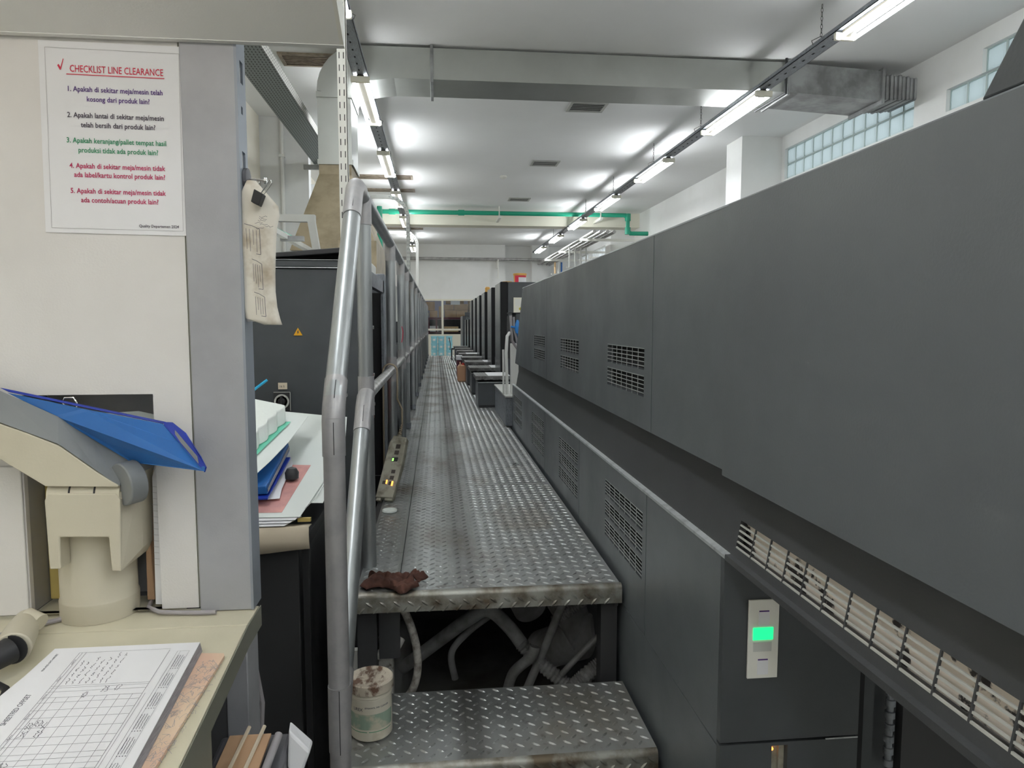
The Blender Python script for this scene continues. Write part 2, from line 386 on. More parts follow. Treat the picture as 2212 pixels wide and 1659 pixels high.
# glass blocks
def glass_blocks(name, y0, y1, z0, z1, ny, nz, label):
    t = MB()
    fy = (y1 - y0) / ny; fz = (z1 - z0) / nz; g = .008
    m = MB().panel(y0, y1, z0, z1, [(y0 + i * fy + g, y0 + (i + 1) * fy - g, z0 + j * fz + g, z0 + (j + 1) * fz - g) for i in range(ny) for j in range(nz)], lambda u, v, d: (XR + .035 + d, u, v), .06)
    o = m.build(name, M['mortar'], None); o['kind'] = 'structure'; o['label'] = label
    for i in range(ny):
        for j in range(nz):
            a, b, c, d = y0 + i * fy + g, y0 + (i + 1) * fy - g, z0 + j * fz + g, z0 + (j + 1) * fz - g
            t.hexa([(XR + .05, a, c), (XR + .05, b, c), (XR + .05, b, d), (XR + .05, a, d)], [(XR + .03, a + .018, c + .018), (XR + .03, b - .018, c + .018), (XR + .03, b - .018, d - .018), (XR + .03, a + .018, d - .018)])
    t.build('glass_pane', M['gblock'], o)
M['mortar'] = mat('block_mortar', (.50, .58, .56), .7)
def gb():
    m = bpy.data.materials.new('ribbed_glass_block'); m.use_nodes = True; nt = m.node_tree
    b = nt.nodes['Principled BSDF']; out = nt.nodes['Material Output']
    b.inputs['Base Color'].default_value = (.55, .62, .61, 1); b.inputs['Roughness'].default_value = .18
    tr = nt.nodes.new('ShaderNodeBsdfTranslucent'); tr.inputs[0].default_value = (.93, .97, .97, 1)
    tc = nt.nodes.new('ShaderNodeTexCoord')
    wv = nt.nodes.new('ShaderNodeTexWave'); wv.bands_direction = 'Y'; wv.inputs['Scale'].default_value = 22; nt.links.new(tc.outputs['Object'], wv.inputs['Vector'])
    bp = nt.nodes.new('ShaderNodeBump'); bp.inputs['Strength'].default_value = .5; bp.inputs['Distance'].default_value = .004
    nt.links.new(wv.outputs['Fac'], bp.inputs['Height']); nt.links.new(bp.outputs[0], b.inputs['Normal'])
    mr = nt.nodes.new('ShaderNodeMapRange'); mr.inputs['To Min'].default_value = .62; mr.inputs['To Max'].default_value = .82; nt.links.new(wv.outputs['Fac'], mr.inputs['Value'])
    mx = nt.nodes.new('ShaderNodeMixShader'); nt.links.new(mr.outputs[0], mx.inputs[0]); nt.links.new(b.outputs[0], mx.inputs[1]); nt.links.new(tr.outputs[0], mx.inputs[2])
    nt.links.new(mx.outputs[0], out.inputs[0]); return m
M['gblock'] = gb()
glass_blocks('window_1', *blocks[0], 12, 2, 'long strip of ribbed glass blocks high in the right wall')
glass_blocks('window_2', *blocks[1], 10, 1, 'lower stepped row of glass blocks, partly behind the dark raised cover')
glass_blocks('window_6', *blocks[2], 8, 1, 'upper stepped row of glass blocks above the dark raised cover')
for i, (a, b, c, d) in enumerate(rwin):
    m = MB().panel(a, b, c, d, [(a + .03, b - .03, c + .03, d - .03)], lambda u, v, e: (XR + .02 + e, u, v), .05)
    for k in range(1, int((b - a) / .13)): m.box(XR + .04, XR + .055, a + k * .13 - .012, a + k * .13 + .012, c, d)
    m.box(XR + .035, XR + .06, a, b, (c + d) / 2 - .012, (c + d) / 2 + .012)
    o = struct('window_%d' % (i + 3), m, M['white_pipe'], label='bright barred window in the far right wall')

# ------------------------------------------------------------------ far partition, store behind it
o = struct('window_5', MB().panel(-.62, 1.45, 1.08, 2.15, [(-.58, .155, 1.28, 2.10), (.215, 1.41, 1.28, 2.10), (-.58, .155, 1.115, 1.225), (.215, 1.41, 1.115, 1.225)], lambda u, v, d: (u, YF - .03 + d, v), .10), M['beam'], label='cream framed glazing of the storeroom at the end of the walkway')
MB().box(-.58, 1.41, YF + .01, YF + .016, 1.10, 2.12).build('glass_pane', M['glass'], o)
struct('wall_store', MB().box(-2.4, 3.0, YF + 2.2, YF + 2.3, 0, CZ), M['store'])
struct('baseboard_front', MB().box(-.62, 1.45, YF - .02, YF + .0, .0, 1.08), M['beam'])
t = thing('storage_rack', 'maroon steel rack holding cartons behind the far glazing', 'rack', (.4, YF + .9, 0))
MB().box(-1.1, 1.9, YF + .5, YF + 1.3, 1.555, 1.615).box(-1.1, 1.9, YF + .5, YF + 1.3, 1.14, 1.17).build('shelf', M['rack_red'], t)
for x in (-.36, -.02, -.25, 1.5): MB().box(x, x + .05, YF + .48, YF + .52, 0, 1.6).build('upright', M['rack_red'], t)
MB().box(-1.1, 1.9, YF + 1.26, YF + 1.28, 0, 1.55).build('rack_shade_sheet', M['rubber'], t)  # black sheet added to stand for the dark interior below the shelf
for x in (-1.0, 1.75): MB().box(x, x + .05, YF + 1.2, YF + 1.25, 0, 1.6).build('upright', M['rack_red'], t)
def carton(x0, x1, z0, z1, label, m='cardboard', name='carton', cat='box', y=.55, dep=.55):
    o = MB().box(x0, x1, YF + y, YF + y + dep, z0, z1).build(name, M[m], None, .006)
    return tag(o, label, cat, 'cartons in the storeroom')
carton(-.62, -.04, 1.83, 2.09, 'large torn brown carton on top left of the maroon rack')
carton(-.20, .04, 1.62, 1.82, 'small tan carton under the torn carton, beside the yellow sack')
carton(.08, .22, 1.62, 1.95, 'narrow upright carton behind the window mullion')
carton(.24, .52, 1.84, 2.0, 'brown carton right of the mullion, below the white notice', y=.5)
carton(.26, .60, 1.62, 1.83, 'flat brown carton low on the rack right of the mullion')
carton(.54, .96, 1.84, 2.02, 'wide brown carton in the middle of the right pane')
carton(.61, .95, 1.62, 1.83, 'brown carton at the shelf edge under the wide carton')
carton(.30, .84, 2.03, 2.22, 'dark carton on top of the stack, carrying a white notice', 'cardboard2')
carton(.98, 1.40, 1.80, 2.2, 'dark brown carton at right end of the rack', 'cardboard2')
carton(.98, 1.45, 1.62, 1.79, 'lower dark carton at right end of the rack', 'cardboard2')
carton(.76, 1.04, 1.20, 1.42, 'dark brown carton on the lower shelf beside the peach box', 'cardboard2', y=.53, dep=.4)
carton(-.60, -.37, 1.18, 1.37, 'small white carton on the lower shelf by the left pane edge', 'paper', y=.53, dep=.4)
carton(-.34, .06, 1.18, 1.36, 'wide white carton on the lower shelf left of the mullion', 'paper', y=.53, dep=.4)
c = carton(.23, .66, 1.18, 1.34, 'peach printed carton on the lower shelf right of the mullion', 'peach', y=.2, dep=.4)
for k in range(3): MB().lathe([(.03, 0), (.03, .003)], (0, 0, 0), 10, Matrix.Translation((.33 + .12 * k, YF + .199, 1.26)) @ Matrix.Rotation(pi / 2, 4, 'X')).build('printed_mark', M['cardboard2'], c)
tag(MB().box(.44, .72, YF + .53, YF + .545, 2.0, 2.14).build('notice', M['paper'], None), 'white notice taped on the dark carton behind the glazing', 'notice')
m = MB()
m.lathe([(.05, 0), (.09, .03), (.10, .12), (.07, .18), (.03, .2)], (-.33, YF + .75, 1.62), 12)
tag(m.build('sack', M['yellow2'], None, smooth=True), 'yellow plastic sack beside the small tan carton', 'sack')

# ------------------------------------------------------------------ pails at the end of the walkway
bench = thing('low_bench', 'low cream bench carrying the pale blue pails', 'bench', (.2, 19.1, 0))
MB().box(-.35, .75, 18.9, 19.3, .50, .54).build('bench_top', M['beam'], bench)
for x in (-.33, .70):
    for y in (18.92, 19.25): MB().box(x, x + .03, y, y + .03, 0, .5).build('leg', M['beam'], bench)
def pail(root_loc, label):
    t = thing('pail', label, 'pail', root_loc, 0, 'pale blue pails at the end of the walkway')
    x, y, z = root_loc
    MB().lathe([(.080, 0), (.086, .15), (.090, .152), (.090, .163), (.086, .165)], root_loc, 20).build('bucket_body', M['sky_blue'], t, smooth=True)
    MB().lathe([(.090, .165), (.090, .18), (.080, .184)], root_loc, 20).build('lid', M['sky_blue'], t, smooth=True)
    MB().box(x - .03, x + .03, y - .084, y - .078, z + .06, z + .11).build('paper_label', M['paper'], t)
    MB().tube([(x + .085 * cos(a), y - .095 * abs(sin(a)) * .4 - .06, z + .14 - .07 * sin(a)) for a in [pi * k / 8 for k in range(9)]], .003, 5).build('handle', M['white_pipe'], t)
    return t
p0 = None
for j, row in enumerate(['bottom', 'middle', 'top']):
    for i, colm in enumerate(['left', 'middle', 'right']):
        loc = (-.06 + [0, .184, .40][i], 19.1, .545 + j * .186)
        lab = 'pale blue pail, %s of its column, %s column of three' % (row, colm)
        if p0 is None: p0 = pail(loc, lab)
        else: copy_tree(p0, loc, lab)

# ------------------------------------------------------------------ lights on suspended channels
def channel(x, ylist, y0, y1, chains, label, side):
    t = thing('lighting_channel', label, 'channel', (x, y0, 3.45))
    wd = .06
    m = MB().box(x - wd, x + wd, y0, y1, 3.44, 3.445).box(x - wd, x - wd + .004, y0, y1, 3.44, 3.472).box(x + wd - .004, x + wd, y0, y1, 3.44, 3.472)
    m.build('channel_body', M['channel'], t)
    m = MB(); k = y0 + .1
    while k < min(y1, 14): m.box(x - .006, x + .006, k, k + .03, 3.4385, 3.4402); k += .14
    m.build('slot_row', M['black'], t)['kind'] = 'stuff'
    for cy in chains:
        m = MB(); n = 8; L = (CZ - 3.52) / n
        for i in range(n):
            a = pi / 2 * (i % 2); zc = 3.52 + L * (i + .5)
            pts = [(x + .007 * cos(b) * cos(a), cy + .007 * cos(b) * sin(a), zc + L * .62 * sin(b)) for b in [2 * pi * q / 8 for q in range(9)]]
            m.tube(pts, .0022, 5, caps=False)
        m.tube([(x - wd, cy, 3.46), (x - wd - .012, cy, 3.49), (x, cy, 3.525), (x + wd + .012, cy, 3.49), (x + wd, cy, 3.46)], .003, 5)
        m.build('chain', M['chain'], t)
    first = None
    for i, y in enumerate(ylist):
        lab = '%s twin fluorescent batten under the %s channel' % (ORD[i], side)
        if first is None:
            f = thing('batten_light', lab, 'light', (x, y, 3.37), 0, 'battens of the ' + side + ' row'); first = f
            MB().box(x - .028, x + .028, y, y + 1.25, 3.392, 3.438).build('batten_body', M['batten'], f, .004)
            for e in (y - .02, y + 1.24): MB().box(x - .075, x + .075, e, e + .035, 3.375, 3.425).build('lamp_holder', M['beam'], f, .008)
            for s_ in (-1, 1): MB().cyl((x + s_ * .052, y + .015, 3.385), (x + s_ * .052, y + 1.24, 3.385), .0135, n=8).build('tube', M['lamp'], f)
        else: copy_tree(first, (x, y, 3.37), lab)
ys = [3.52, 6.0, 8.5, 11.0, 13.5, 16.0, 18.5]
channel(2.80, ys, 2.0, 20.3, [5.09, 7.46, 9.11, 11.2, 13.3, 15.2, 17.0], 'zinc lighting channel hung on chains over the right machine', 'right')
channel(-.59, ys, 2.0, 20.3, [5.0, 7.5, 9.9, 12.4], 'zinc lighting channel running over the handrail', 'left')
# unseen battens around the viewpoint and in the storeroom, added as fill light
def fill_batten(x, y, lab, g):
    f = thing('batten_light', lab, 'light', (x, y, 3.37), 0, g)
    MB().box(x - .028, x + .028, y, y + 1.25, 3.385, CZ).build('batten_body', M['lamp_white'], f)
    for s_ in (-1, 1): MB().cyl((x + s_ * .052, y + .015, 3.385), (x + s_ * .052, y + 1.24, 3.385), .0135, n=8).build('tube', M['lamp'], f)
    return f
fb = fill_batten(1.1, -1.2, 'unseen twin batten added as fill light around the viewpoint', 'unseen fill battens')
for (x, y) in [(-.59, -1.2), (2.8, -1.2), (1.1, -3.4), (2.8, -3.4), (-.59, -3.4), (-2.6, -1.2), (-2.6, -3.4), (-.59, .6), (2.8, .6)]: copy_tree(fb, (x, y, 3.37), 'unseen twin batten added as fill light around the viewpoint')
fill_batten(.4, YF + 1.5, 'unseen twin batten added to light the storeroom cartons', 'unseen fill battens')  # out of view, added to brighten the store behind the glazing

# ------------------------------------------------------------------ ceiling grilles, detector
def diffuser(x, y, label, w=.40, d=.34):
    t = thing('ceiling_diffuser', label, 'vent', (x, y, CZ), 0, 'square ceiling diffusers')
    a, b = w / 2, d / 2
    MB().panel(x - a, x + a, y - b, y + b, [(x - a + .03, x + a - .03, y - b + .03, y + b - .03)], lambda u, v, e: (u, v, CZ - .012 + e), .012).build('frame', M['grille_grey'], t)
    MB().box(x - a + .02, x + a - .02, y - b + .02, y + b - .02, CZ - .003, CZ - .001).build('duct_mouth', M['vent_dark'], t)
    m = MB()
    for k in range(5):
        yy = y - b + .055 + k * (d - .1) / 4.5; m.box(x - a + .03, x + a - .03, yy, yy + .009, CZ - .011, CZ - .008)
    m.build('slat', M['grille_grey'], t)
diffuser(1.62, 7.68, 'square ceiling diffuser just behind the big duct'); diffuser(1.58, 10.38, 'square ceiling diffuser in mid ceiling near the smoke detector'); diffuser(1.56, 13.42, 'square ceiling diffuser before the green pipe')
def slot_diffuser(x0, x1, y0, y1, label, n=6):
    t = thing('slot_diffuser', label, 'vent', ((x0 + x1) / 2, (y0 + y1) / 2, CZ), 0, 'long slot diffusers')
    MB().panel(x0, x1, y0, y1, [(x0 + .03, x1 - .03, y0 + .03, y1 - .03)], lambda u, v, e: (u, v, CZ - .015 + e), .015).build('frame', M['grille_brown'], t)
    MB().box(x0 + .02, x1 - .02, y0 + .02, y1 - .02, CZ - .003, CZ - .001).build('duct_mouth', M['vent_dark'], t)
    m = MB()
    for k in range(n):
        yy = y0 + .04 + k * (y1 - y0 - .08) / n; m.box(x0 + .03, x1 - .03, yy, yy + .012, CZ - .014, CZ - .005)
    m.build('slat', M['grille_brown'], t)
slot_diffuser(-1.33, -.35, 6.44, 6.74, 'brown slotted ceiling grille beside the duct elbow')
slot_diffuser(-1.7, -.35, 11.45, 11.75, 'brown slotted ceiling grille behind the left channel')
slot_diffuser(-1.7, -.35, 12.6, 12.85, 'further brown slotted ceiling grille behind the left channel')
slot_diffuser(-1.7, -.30, 17.6, 17.9, 'farthest brown slotted ceiling grille past the beam')
tag(MB().lathe([(.055, 0), (.06, -.02), (.035, -.045), (.0, -.05)], (1.07, 11.35, CZ), 20).build('smoke_detector', M['lamp_white'], None, smooth=True), 'round white smoke detector on the ceiling', 'detector')

# ------------------------------------------------------------------ air duct
duct = thing('air_duct', 'galvanised air duct crossing under the ceiling and dropping to a tan hood', 'duct', (-.8, 6.3, 2.0))
Y0, Y1, ZB, ZT = 6.155, 6.63, 3.474, 3.727
MB().box(-.02, 3.1, Y0, Y1, ZB, ZT).build('duct_run', M['galv'], duct)
MB().box(-.33, -.02, Y0, Y1, ZB, ZT).build('duct_run', M['galv'], duct)
for x in (-.03, 3.08): MB().box(x, x + .025, Y0 - .025, Y1 + .02, ZB - .03, ZT + .02).build('flange', M['galv_dusty'], duct, .003)
# elbow from horizontal to vertical
out = [(-.33, ZT)] + [(-.60 + (-.36) * sin(a) , ZT - .37 + .37 * cos(a)) for a in [pi / 2 * k / 8 for k in range(9)]]
inn = [(-.685 + .0, 3.30)] + [(-.685 + .145 * (1 - cos(a)), 3.30 + .145 * sin(a)) for a in [pi / 2 * k / 6 for k in range(1, 7)]] + [(-.33, ZB)]
MB().prism(out + inn, Y0, Y1, 'y').build('elbow', M['galv'], duct)
MB().box(-.958, -.685, Y0, Y1, 2.76, 3.34).build('drop_section', M['galv'], duct)
MB().box(-.965, -.675, Y0 - .012, Y1 + .01, 3.30, 3.345).build('flange', M['galv'], duct)
MB().box(-.965, -.675, Y0 - .012, Y1 + .01, 2.76, 2.80).build('flange', M['galv'], duct)
MB().hexa([(-1.10, 5.6, 2.0), (-.44, 5.6, 2.0), (-.44, 7.0, 2.0), (-1.10, 7.0, 2.0)], [(-.955, Y0, 2.68), (-.69, Y0, 2.68), (-.69, Y1, 2.68), (-.955, Y1, 2.68)]).box(-.955, -.69, Y0, Y1, 2.68, 2.76).build('hood', M['tan'], duct)
MB().box(-.72, -.44, 5.45, 7.2, 1.62, 2.06).build('hood_box', M['tan'], duct)
# end run, angled down to the wall, then a ribbed flexible sleeve
MB().hexa([(3.1, Y0, ZB), (3.1, Y1, ZB), (3.95, Y1 - .05, ZB - .06), (3.95, Y0 - .05, ZB - .06)], [(3.1, Y0, ZT), (3.1, Y1, ZT), (3.95, Y1 - .05, ZT - .06), (3.95, Y0 - .05, ZT - .06)]).build('duct_end', M['galv_dusty'], duct)
MB().box(3.93, 3.955, Y0 - .075, Y1 - .03, ZB - .09, ZT - .04).build('flange', M['galv_dusty'], duct)
m = MB()
for k in range(9):
    x = 3.955 + k * .04; g = .005 * (k % 2) + .004 * max(0, k - 4); m.box(x, x + .04, Y0 - .03 + g, Y1 - .07 - g, ZB - .05 + g, ZT - .07 - g)
m.build('flexible_sleeve', M['galv_dusty'], duct, .02)
for x in (3.06,): MB().tube([(x, Y0 - .03, CZ), (x, Y0 - .03, ZB - .02), (x - .03, Y1 + .03, ZB - .02)], .012, 6).build('hanger', M['rubber'], duct)

# perforated cable tray, upper left
tray = thing('cable_tray', 'perforated steel cable tray running high on the left', 'tray', (-1.2, 5, 3.2))
MB().box(-1.33, -1.09, 3.2, 8.4, 3.2, 3.203).build('tray_bottom', M['tray'], tray)
for x in (-1.33, -1.092): MB().box(x, x + .002, 3.2, 8.4, 3.2, 3.28).build('flange', M['tray_side'], tray)
MB().box(-1.44, -1.07, 8.2, 8.24, 3.14, 3.19).build('bracket', M['galv_dusty'], tray)
cond = MB().cyl((-1.70, 8.37, 1.2), (-1.70, 8.37, CZ), .022, n=10)
cond.box(-1.73, -1.67, 8.34, 8.4, 3.3, 3.33).box(-1.73, -1.67, 8.34, 8.4, 2.05, 2.08)
tag(cond.build('conduit', M['white_pipe'], None, smooth=True), 'white vertical conduit on the pale grey wall left of the duct', 'pipe')

# green water pipe with brackets
gp = thing('water_pipe', 'green plastic water pipe crossing in front of the cream beam', 'pipe', (1.5, 14.3, 3.6))
zz = 3.62
MB().tube([(-1.5, 14.3, zz), (3.82, 14.3, zz), (3.88, 14.3, zz - .06), (3.88, 14.3, 3.32), (3.94, 14.3, 3.26), (4.3, 14.3, 3.26)], .045, 12).build('pipe_run', M['green_pipe'], gp, smooth=True)
for x in (-.9, .45): MB().cyl((x, 14.3, zz), (x + .12, 14.3, zz), .056, n=12).build('coupling', M['green_pipe'], gp, smooth=True)
MB().lathe([(.06, -.07), (.06, .07)], (3.88, 14.3, zz - .04), 12).lathe([(.06, -.07), (.06, .07)], (3.88, 14.3, 3.31), 12).build('elbow', M['green_pipe'], gp, smooth=True)
for x in (1.25, 3.3): MB().box(x, x + .05, 14.24, 14.9, zz - .10, zz - .05).box(x, x + .02, 14.25, 14.27, zz - .05, CZ).build('bracket', M['lamp_white'], gp)
gl = thing('water_pipe', 'green plastic pipe dropping behind the left machine hood', 'pipe', (-1.3, 7.6, 2.1))
MB().tube([(-1.55, 6.9, 2.34), (-1.20, 8.1, 2.20), (-1.20, 8.1, 1.7)], .03, 10).build('pipe_run', M['green_pipe'], gl, smooth=True)
gl = thing('water_pipe', 'green vertical pipe seen between hood and handrail', 'pipe', (-.6, 8.2, 1.9))
MB().cyl((-.62, 8.2, 1.5), (-.62, 8.2, 2.75), .03, n=10).cyl((-.68, 8.2, 1.5), (-.68, 8.2, 2.75), .02, n=10).build('pipe_run', M['green_pipe'], gl, smooth=True)

# pipe rack far right
pr = thing('pipe_rack', 'four parallel grey pipes on brackets high along the far right wall', 'pipe', (3.2, 17, 3.2))
for k in range(4):
    x = 3.04 + .13 * k
    MB().cyl((x, 13.6, 3.2), (x, YF + .3, 3.2), .035, n=10).build('pipe', M['grey_pipe'], pr, smooth=True)
    MB().tube([(x, 16.2, 3.2), (x, 16.2, 2.72)], .018, 8).build('drop_pipe', M['white_pipe'], pr, smooth=True)
for y in (14.3, 16.8, 19): MB().box(2.9, 4.3, y, y + .05, 3.10, 3.15).box(2.98, 3.5, y - .6, y - .56, 2.70, 2.73).build('bracket', M['lamp_white'], pr)
for k, mm in enumerate(['peach', 'white_pipe', 'blue']): MB().cyl((3.28 + .09 * k, 19.6, 2.3), (3.28 + .09 * k, 19.6, 3.12), .026, n=8).build('riser', M[mm], pr, smooth=True)
wp = thing('conduit', 'dark conduit running level across the far wall', 'pipe', (1.3, 20.9, 3.3))
MB().cyl((-1.9, 20.95, 3.31), (3.3, 20.95, 3.30), .045, n=10).build('pipe_run', M['grey_pipe'], wp, smooth=True)
MB().box(1.78, 1.83, 20.93, 21.2, 3.05, 3.34).box(1.80, 1.83, 20.9, 20.95, 2.75, 3.3).build('bracket', M['lamp_white'], wp)
cb = MB().tube([(2.15, 18.9, 3.5), (1.95, 18.6, 3.52), (1.9, 18.6, 3.3), (1.92, 19.6, 3.1)], .014, 6)

# slotted cable arches over the left machine
def strut(x, y, z0, z1, label, arch=None, mname='white_pipe', w=.038, slots=True):
    t = thing('cable_arch', label, 'strut', (x, y, z0))
    holes = []
    if slots:
        k = z0 + .03
        while k < z1 - .05:
            for dx in (-.010, .008): holes.append((x + dx - .0018, x + dx + .0018, k, k + .026))
            k += .05
    MB().panel(x - w / 2, x + w / 2, z0, z1, holes, lambda u, v, d: (u, y + d, v), .0025).build('slotted_face', M[mname], t)
    MB().box(x + w / 2 - .0025, x + w / 2, y, y + .03, z0, z1).build('side_face', M[mname], t)
    MB().box(x - w / 2 + .001, x + w / 2 - .001, y + .02, y + .022, z0, z1).build('back_web', M['vent_dark'], t)  # dark colour stands for the shade inside the slots
    if arch:
        n = 8; R = .24
        pts = [(x - R + R * cos(a), z1 + R * sin(a)) for a in [pi / 2 * k / n for k in range(n + 1)]] + [(x - arch, z1 + R)]
        m = MB()
        for (xa, za), (xb, zb) in zip(pts, pts[1:]):
            dx, dz = xb - xa, zb - za; L = math.hypot(dx, dz); nx, nz = -dz / L * w / 2, dx / L * w / 2
            m.hexa([(xa - nx, y, za - nz), (xb - nx, y, zb - nz), (xb + nx, y, zb + nz), (xa + nx, y, za + nz)], [(xa - nx, y + .03, za - nz), (xb - nx, y + .03, zb - nz), (xb + nx, y + .03, zb + nz), (xa + nx, y + .03, za + nz)])
        m.build('arch_top', M[mname], t)
        m = MB()
        for (xa, za), (xb, zb) in zip(pts, pts[1:]):
            m.box((xa + xb) / 2 - .010, (xa + xb) / 2 + .010, y - .0015, y - .0002, (za + zb) / 2 - .004, (za + zb) / 2 + .004)
        m.build('slot_row', M['channel'], t)['kind'] = 'stuff'
    return t
strut(-.38, 3.1, 1.66, 2.95, 'pale slotted steel upright standing behind the near handrail post', arch=.8, mname='lamp_white')
strut(-.33, 8.8, 1.6, 2.72, 'grey slotted arch rising behind the middle of the handrail', arch=.75, mname='cream_mach', w=.045)
strut(-.36, 14.3, 1.5, 2.98, 'white arch farthest along the handrail', arch=1.3, mname='white_pipe', slots=False, w=.06)

# ------------------------------------------------------------------ diamond plate
def lozenges(mb, fn, u0, u1, v0, v1, a=.036, b=.041):
    L, Wd, H = .0122, .0038, .0023
    i0 = int(u0 / a) - 1; j0 = int(v0 / b) - 1
    for half in (0, 1):
        ang = radians(47 if half else -38)
        ca, sa = cos(ang), sin(ang)
        for i in range(i0, int(u1 / a) + 2):
            for j in range(j0, int(v1 / b) + 2):
                cu = (i + .5 * half) * a; cv = (j + .5 * half) * b
                if cu < u0 + .008 or cu > u1 - .008 or cv < v0 + .009 or cv > v1 - .009: continue
                pts = [(-L, 0, 0), (-L * .45, -Wd, 0), (L * .45, -Wd, 0), (L, 0, 0), (L * .45, Wd, 0), (-L * .45, Wd, 0), (-L * .5, 0, H), (L * .5, 0, H)]
                vs = [fn(cu + p[0] * ca - p[1] * sa, cv + p[0] * sa + p[1] * ca, p[2]) for p in pts]
                mb.add(vs, [(0, 1, 6), (1, 2, 7, 6), (2, 3, 7), (3, 4, 7), (4, 5, 6, 7), (5, 0, 6)])
walk = thing('walkway', 'raised diamond plate walkway along the presses', 'walkway', (.15, 1.82, 0))
PX0, PX1, PZ = -.215, .487, .75
seams = [1.83, 3.03, 4.69, 5.66, 7.2, 8.9, 10.6, 12.3, 13.9, 15.35]
for k, (a, b) in enumerate(zip(seams, seams[1:])):
    for (xa, xb) in ((PX0, -.107), (-.105, PX1)):
        if k == 0:
            xa2, xb2 = xa, xb
        m = MB().box(xa, xb, a + .0012, b - .0012, PZ - .006, PZ)
        lozenges(m, lambda u, v, h: (u, v, PZ + h), xa, xb, a, b)
        m.build('deck_plate', M['plate'], walk, fixn=False)
# rounded front nosing with its own studs
m = MB().prism([(1.83, PZ), (1.823, PZ - .0012), (1.817, PZ - .006), (1.815, PZ - .013), (1.815, PZ - .052), (1.83, PZ - .052)], PX0 - .02, PX1 + .004, 'x')
lozenges(m, lambda u, v, h: (u, 1.815 - h, v), PX0 - .02, PX1, PZ - .056, PZ - .008, b=.03)
m.build('nosing', M['plate_edge'], walk, smooth=True)
MB().box(PX0 - .02, PX0, 1.83, 15.35, PZ - .05, PZ - .002).box(PX1 - .01, PX1, 1.84, 4.6, PZ - .07, PZ - .008).build('edge_angle', M['desk_dark'], walk)
for x0, x1 in ((PX0, PX0 + .05), (PX1 - .045, PX1)):
    for y in (1.85, 5.0, 9, 13): MB().box(x0, x1, y, y + .05, 0, PZ - .052).build('support_leg', M['desk_dark'], walk)
MB().box(PX0 + .055, PX0 + .11, 1.865, 1.89, .55, PZ - .01).build('bracket', M['desk_dark'], walk)

st = thing('step', 'diamond plate step below the walkway', 'step', (.15, 1.6, 0))
SX0, SX1, SZ = -.20, .484, .5
m = MB().box(SX0, SX1, 1.478, 1.775, SZ - .006, SZ)
lozenges(m, lambda u, v, h: (u, v, SZ + h), SX0, SX1, 1.47, 1.78)
m.build('tread', M['plate'], st, fixn=False)
m = MB().prism([(1.478, SZ), (1.471, SZ - .0012), (1.466, SZ - .006), (1.464, SZ - .013), (1.464, SZ - .06), (1.478, SZ - .06)], SX0, SX1, 'x')
lozenges(m, lambda u, v, h: (u, 1.464 - h, v), SX0, SX1, SZ - .064, SZ - .008, b=.03)
m.build('nosing', M['plate_edge'], st, smooth=True)
for x in (SX0, SX1 - .04):
    MB().box(x, x + .04, 1.48, 1.77, SZ - .05, SZ - .006).build('side_rail', M['desk_dark'], st)
    for y in (1.49, 1.73): MB().box(x, x + .04, y, y + .04, 0, SZ - .05).build('leg', M['desk_dark'], st)

# ------------------------------------------------------------------ handrail
hr = thing('handrail', 'galvanised tube handrail along the left of the walkway', 'handrail', (-.2, 1.38, 0))
HX = -.198; R = .0208; ZT_ = 1.795; ZM = 1.245
def hx(y): return -.20 + .0007 * y
posts = [2.03, 3.18, 4.08, 4.73, 5.78, 6.82, 7.86, 8.9, 9.94, 10.98, 12.02, 13.06, 14.1, 15.1]
MB().tube([(HX, 1.38, 0), (HX, 1.38, 1.27)], R, 24).build('post', M['steel_fit'], hr, smooth=True)
MB().tube([(HX, 1.38, 1.24), (HX, 1.385, 1.275), (HX, 1.40, 1.305), (HX, 1.80, 1.755)], R, 24).build('sloping_tube', M['steel'], hr, smooth=True)
MB().tube([(HX, 1.38, 1.195), (HX, 1.38, 1.262), (HX, 1.392, 1.292), (HX, 1.43, 1.337)], R + .0014, 24).build('elbow', M['steel_fit'], hr, smooth=True)
MB().tube([(HX, 1.752, 1.702), (HX, 1.80, 1.756), (HX, 1.825, 1.779), (HX, 1.86, 1.792), (HX, 1.93, ZT_)], R + .0014, 24).build('elbow', M['steel_fit'], hr, smooth=True)
MB().tube([(HX, 1.90, ZT_), (hx(15.1), 15.12, ZT_)], R - .001, 24).build('top_rail', M['steel'], hr, smooth=True)
MB().tube([(HX, 2.03, ZM), (hx(15.1), 15.12, ZM)], R - .003, 24).build('mid_rail', M['steel_mid'], hr, smooth=True)
MB().tube([(HX, 1.40, .70), (HX, 1.94, 1.215)], R, 24).build('sloping_tube', M['steel'], hr, smooth=True)
MB().tube([(HX, 1.885, 1.163), (HX, 1.945, 1.22), (HX, 1.985, 1.245), (HX, 2.03, ZM + .005)], R + .0014, 24).build('elbow', M['steel_fit'], hr, smooth=True)
MB().tube([(HX, 1.38, .60), (HX, 1.38, .735)], R + .0014, 24).tube([(HX, 1.38, .68), (HX, 1.44, .737)], R + .0014, 24).build('tee_fitting', M['steel_fit'], hr, smooth=True)
m = MB()                       # casting seams of the fittings
for (a, b) in [((1.38, .602), (1.38, .733)), ((1.38, 1.20), (1.381, 1.262)), ((1.392, 1.293), (1.42, 1.325)), ((1.762, 1.712), (1.80, 1.753)), ((1.90, 1.176), (1.94, 1.214))]:
    dy, dz = b[0] - a[0], b[1] - a[1]; L = math.hypot(dy, dz); ny, nz = -dz / L, dy / L
    if ny > 0: ny, nz = -ny, -nz
    o = R + .0018
    m.tube([(HX + .003, a[0] + ny * o, a[1] + nz * o), (HX + .003, b[0] + ny * o, b[1] + nz * o)], .0007, 5)
m.build('casting_seam', M['black'], hr)
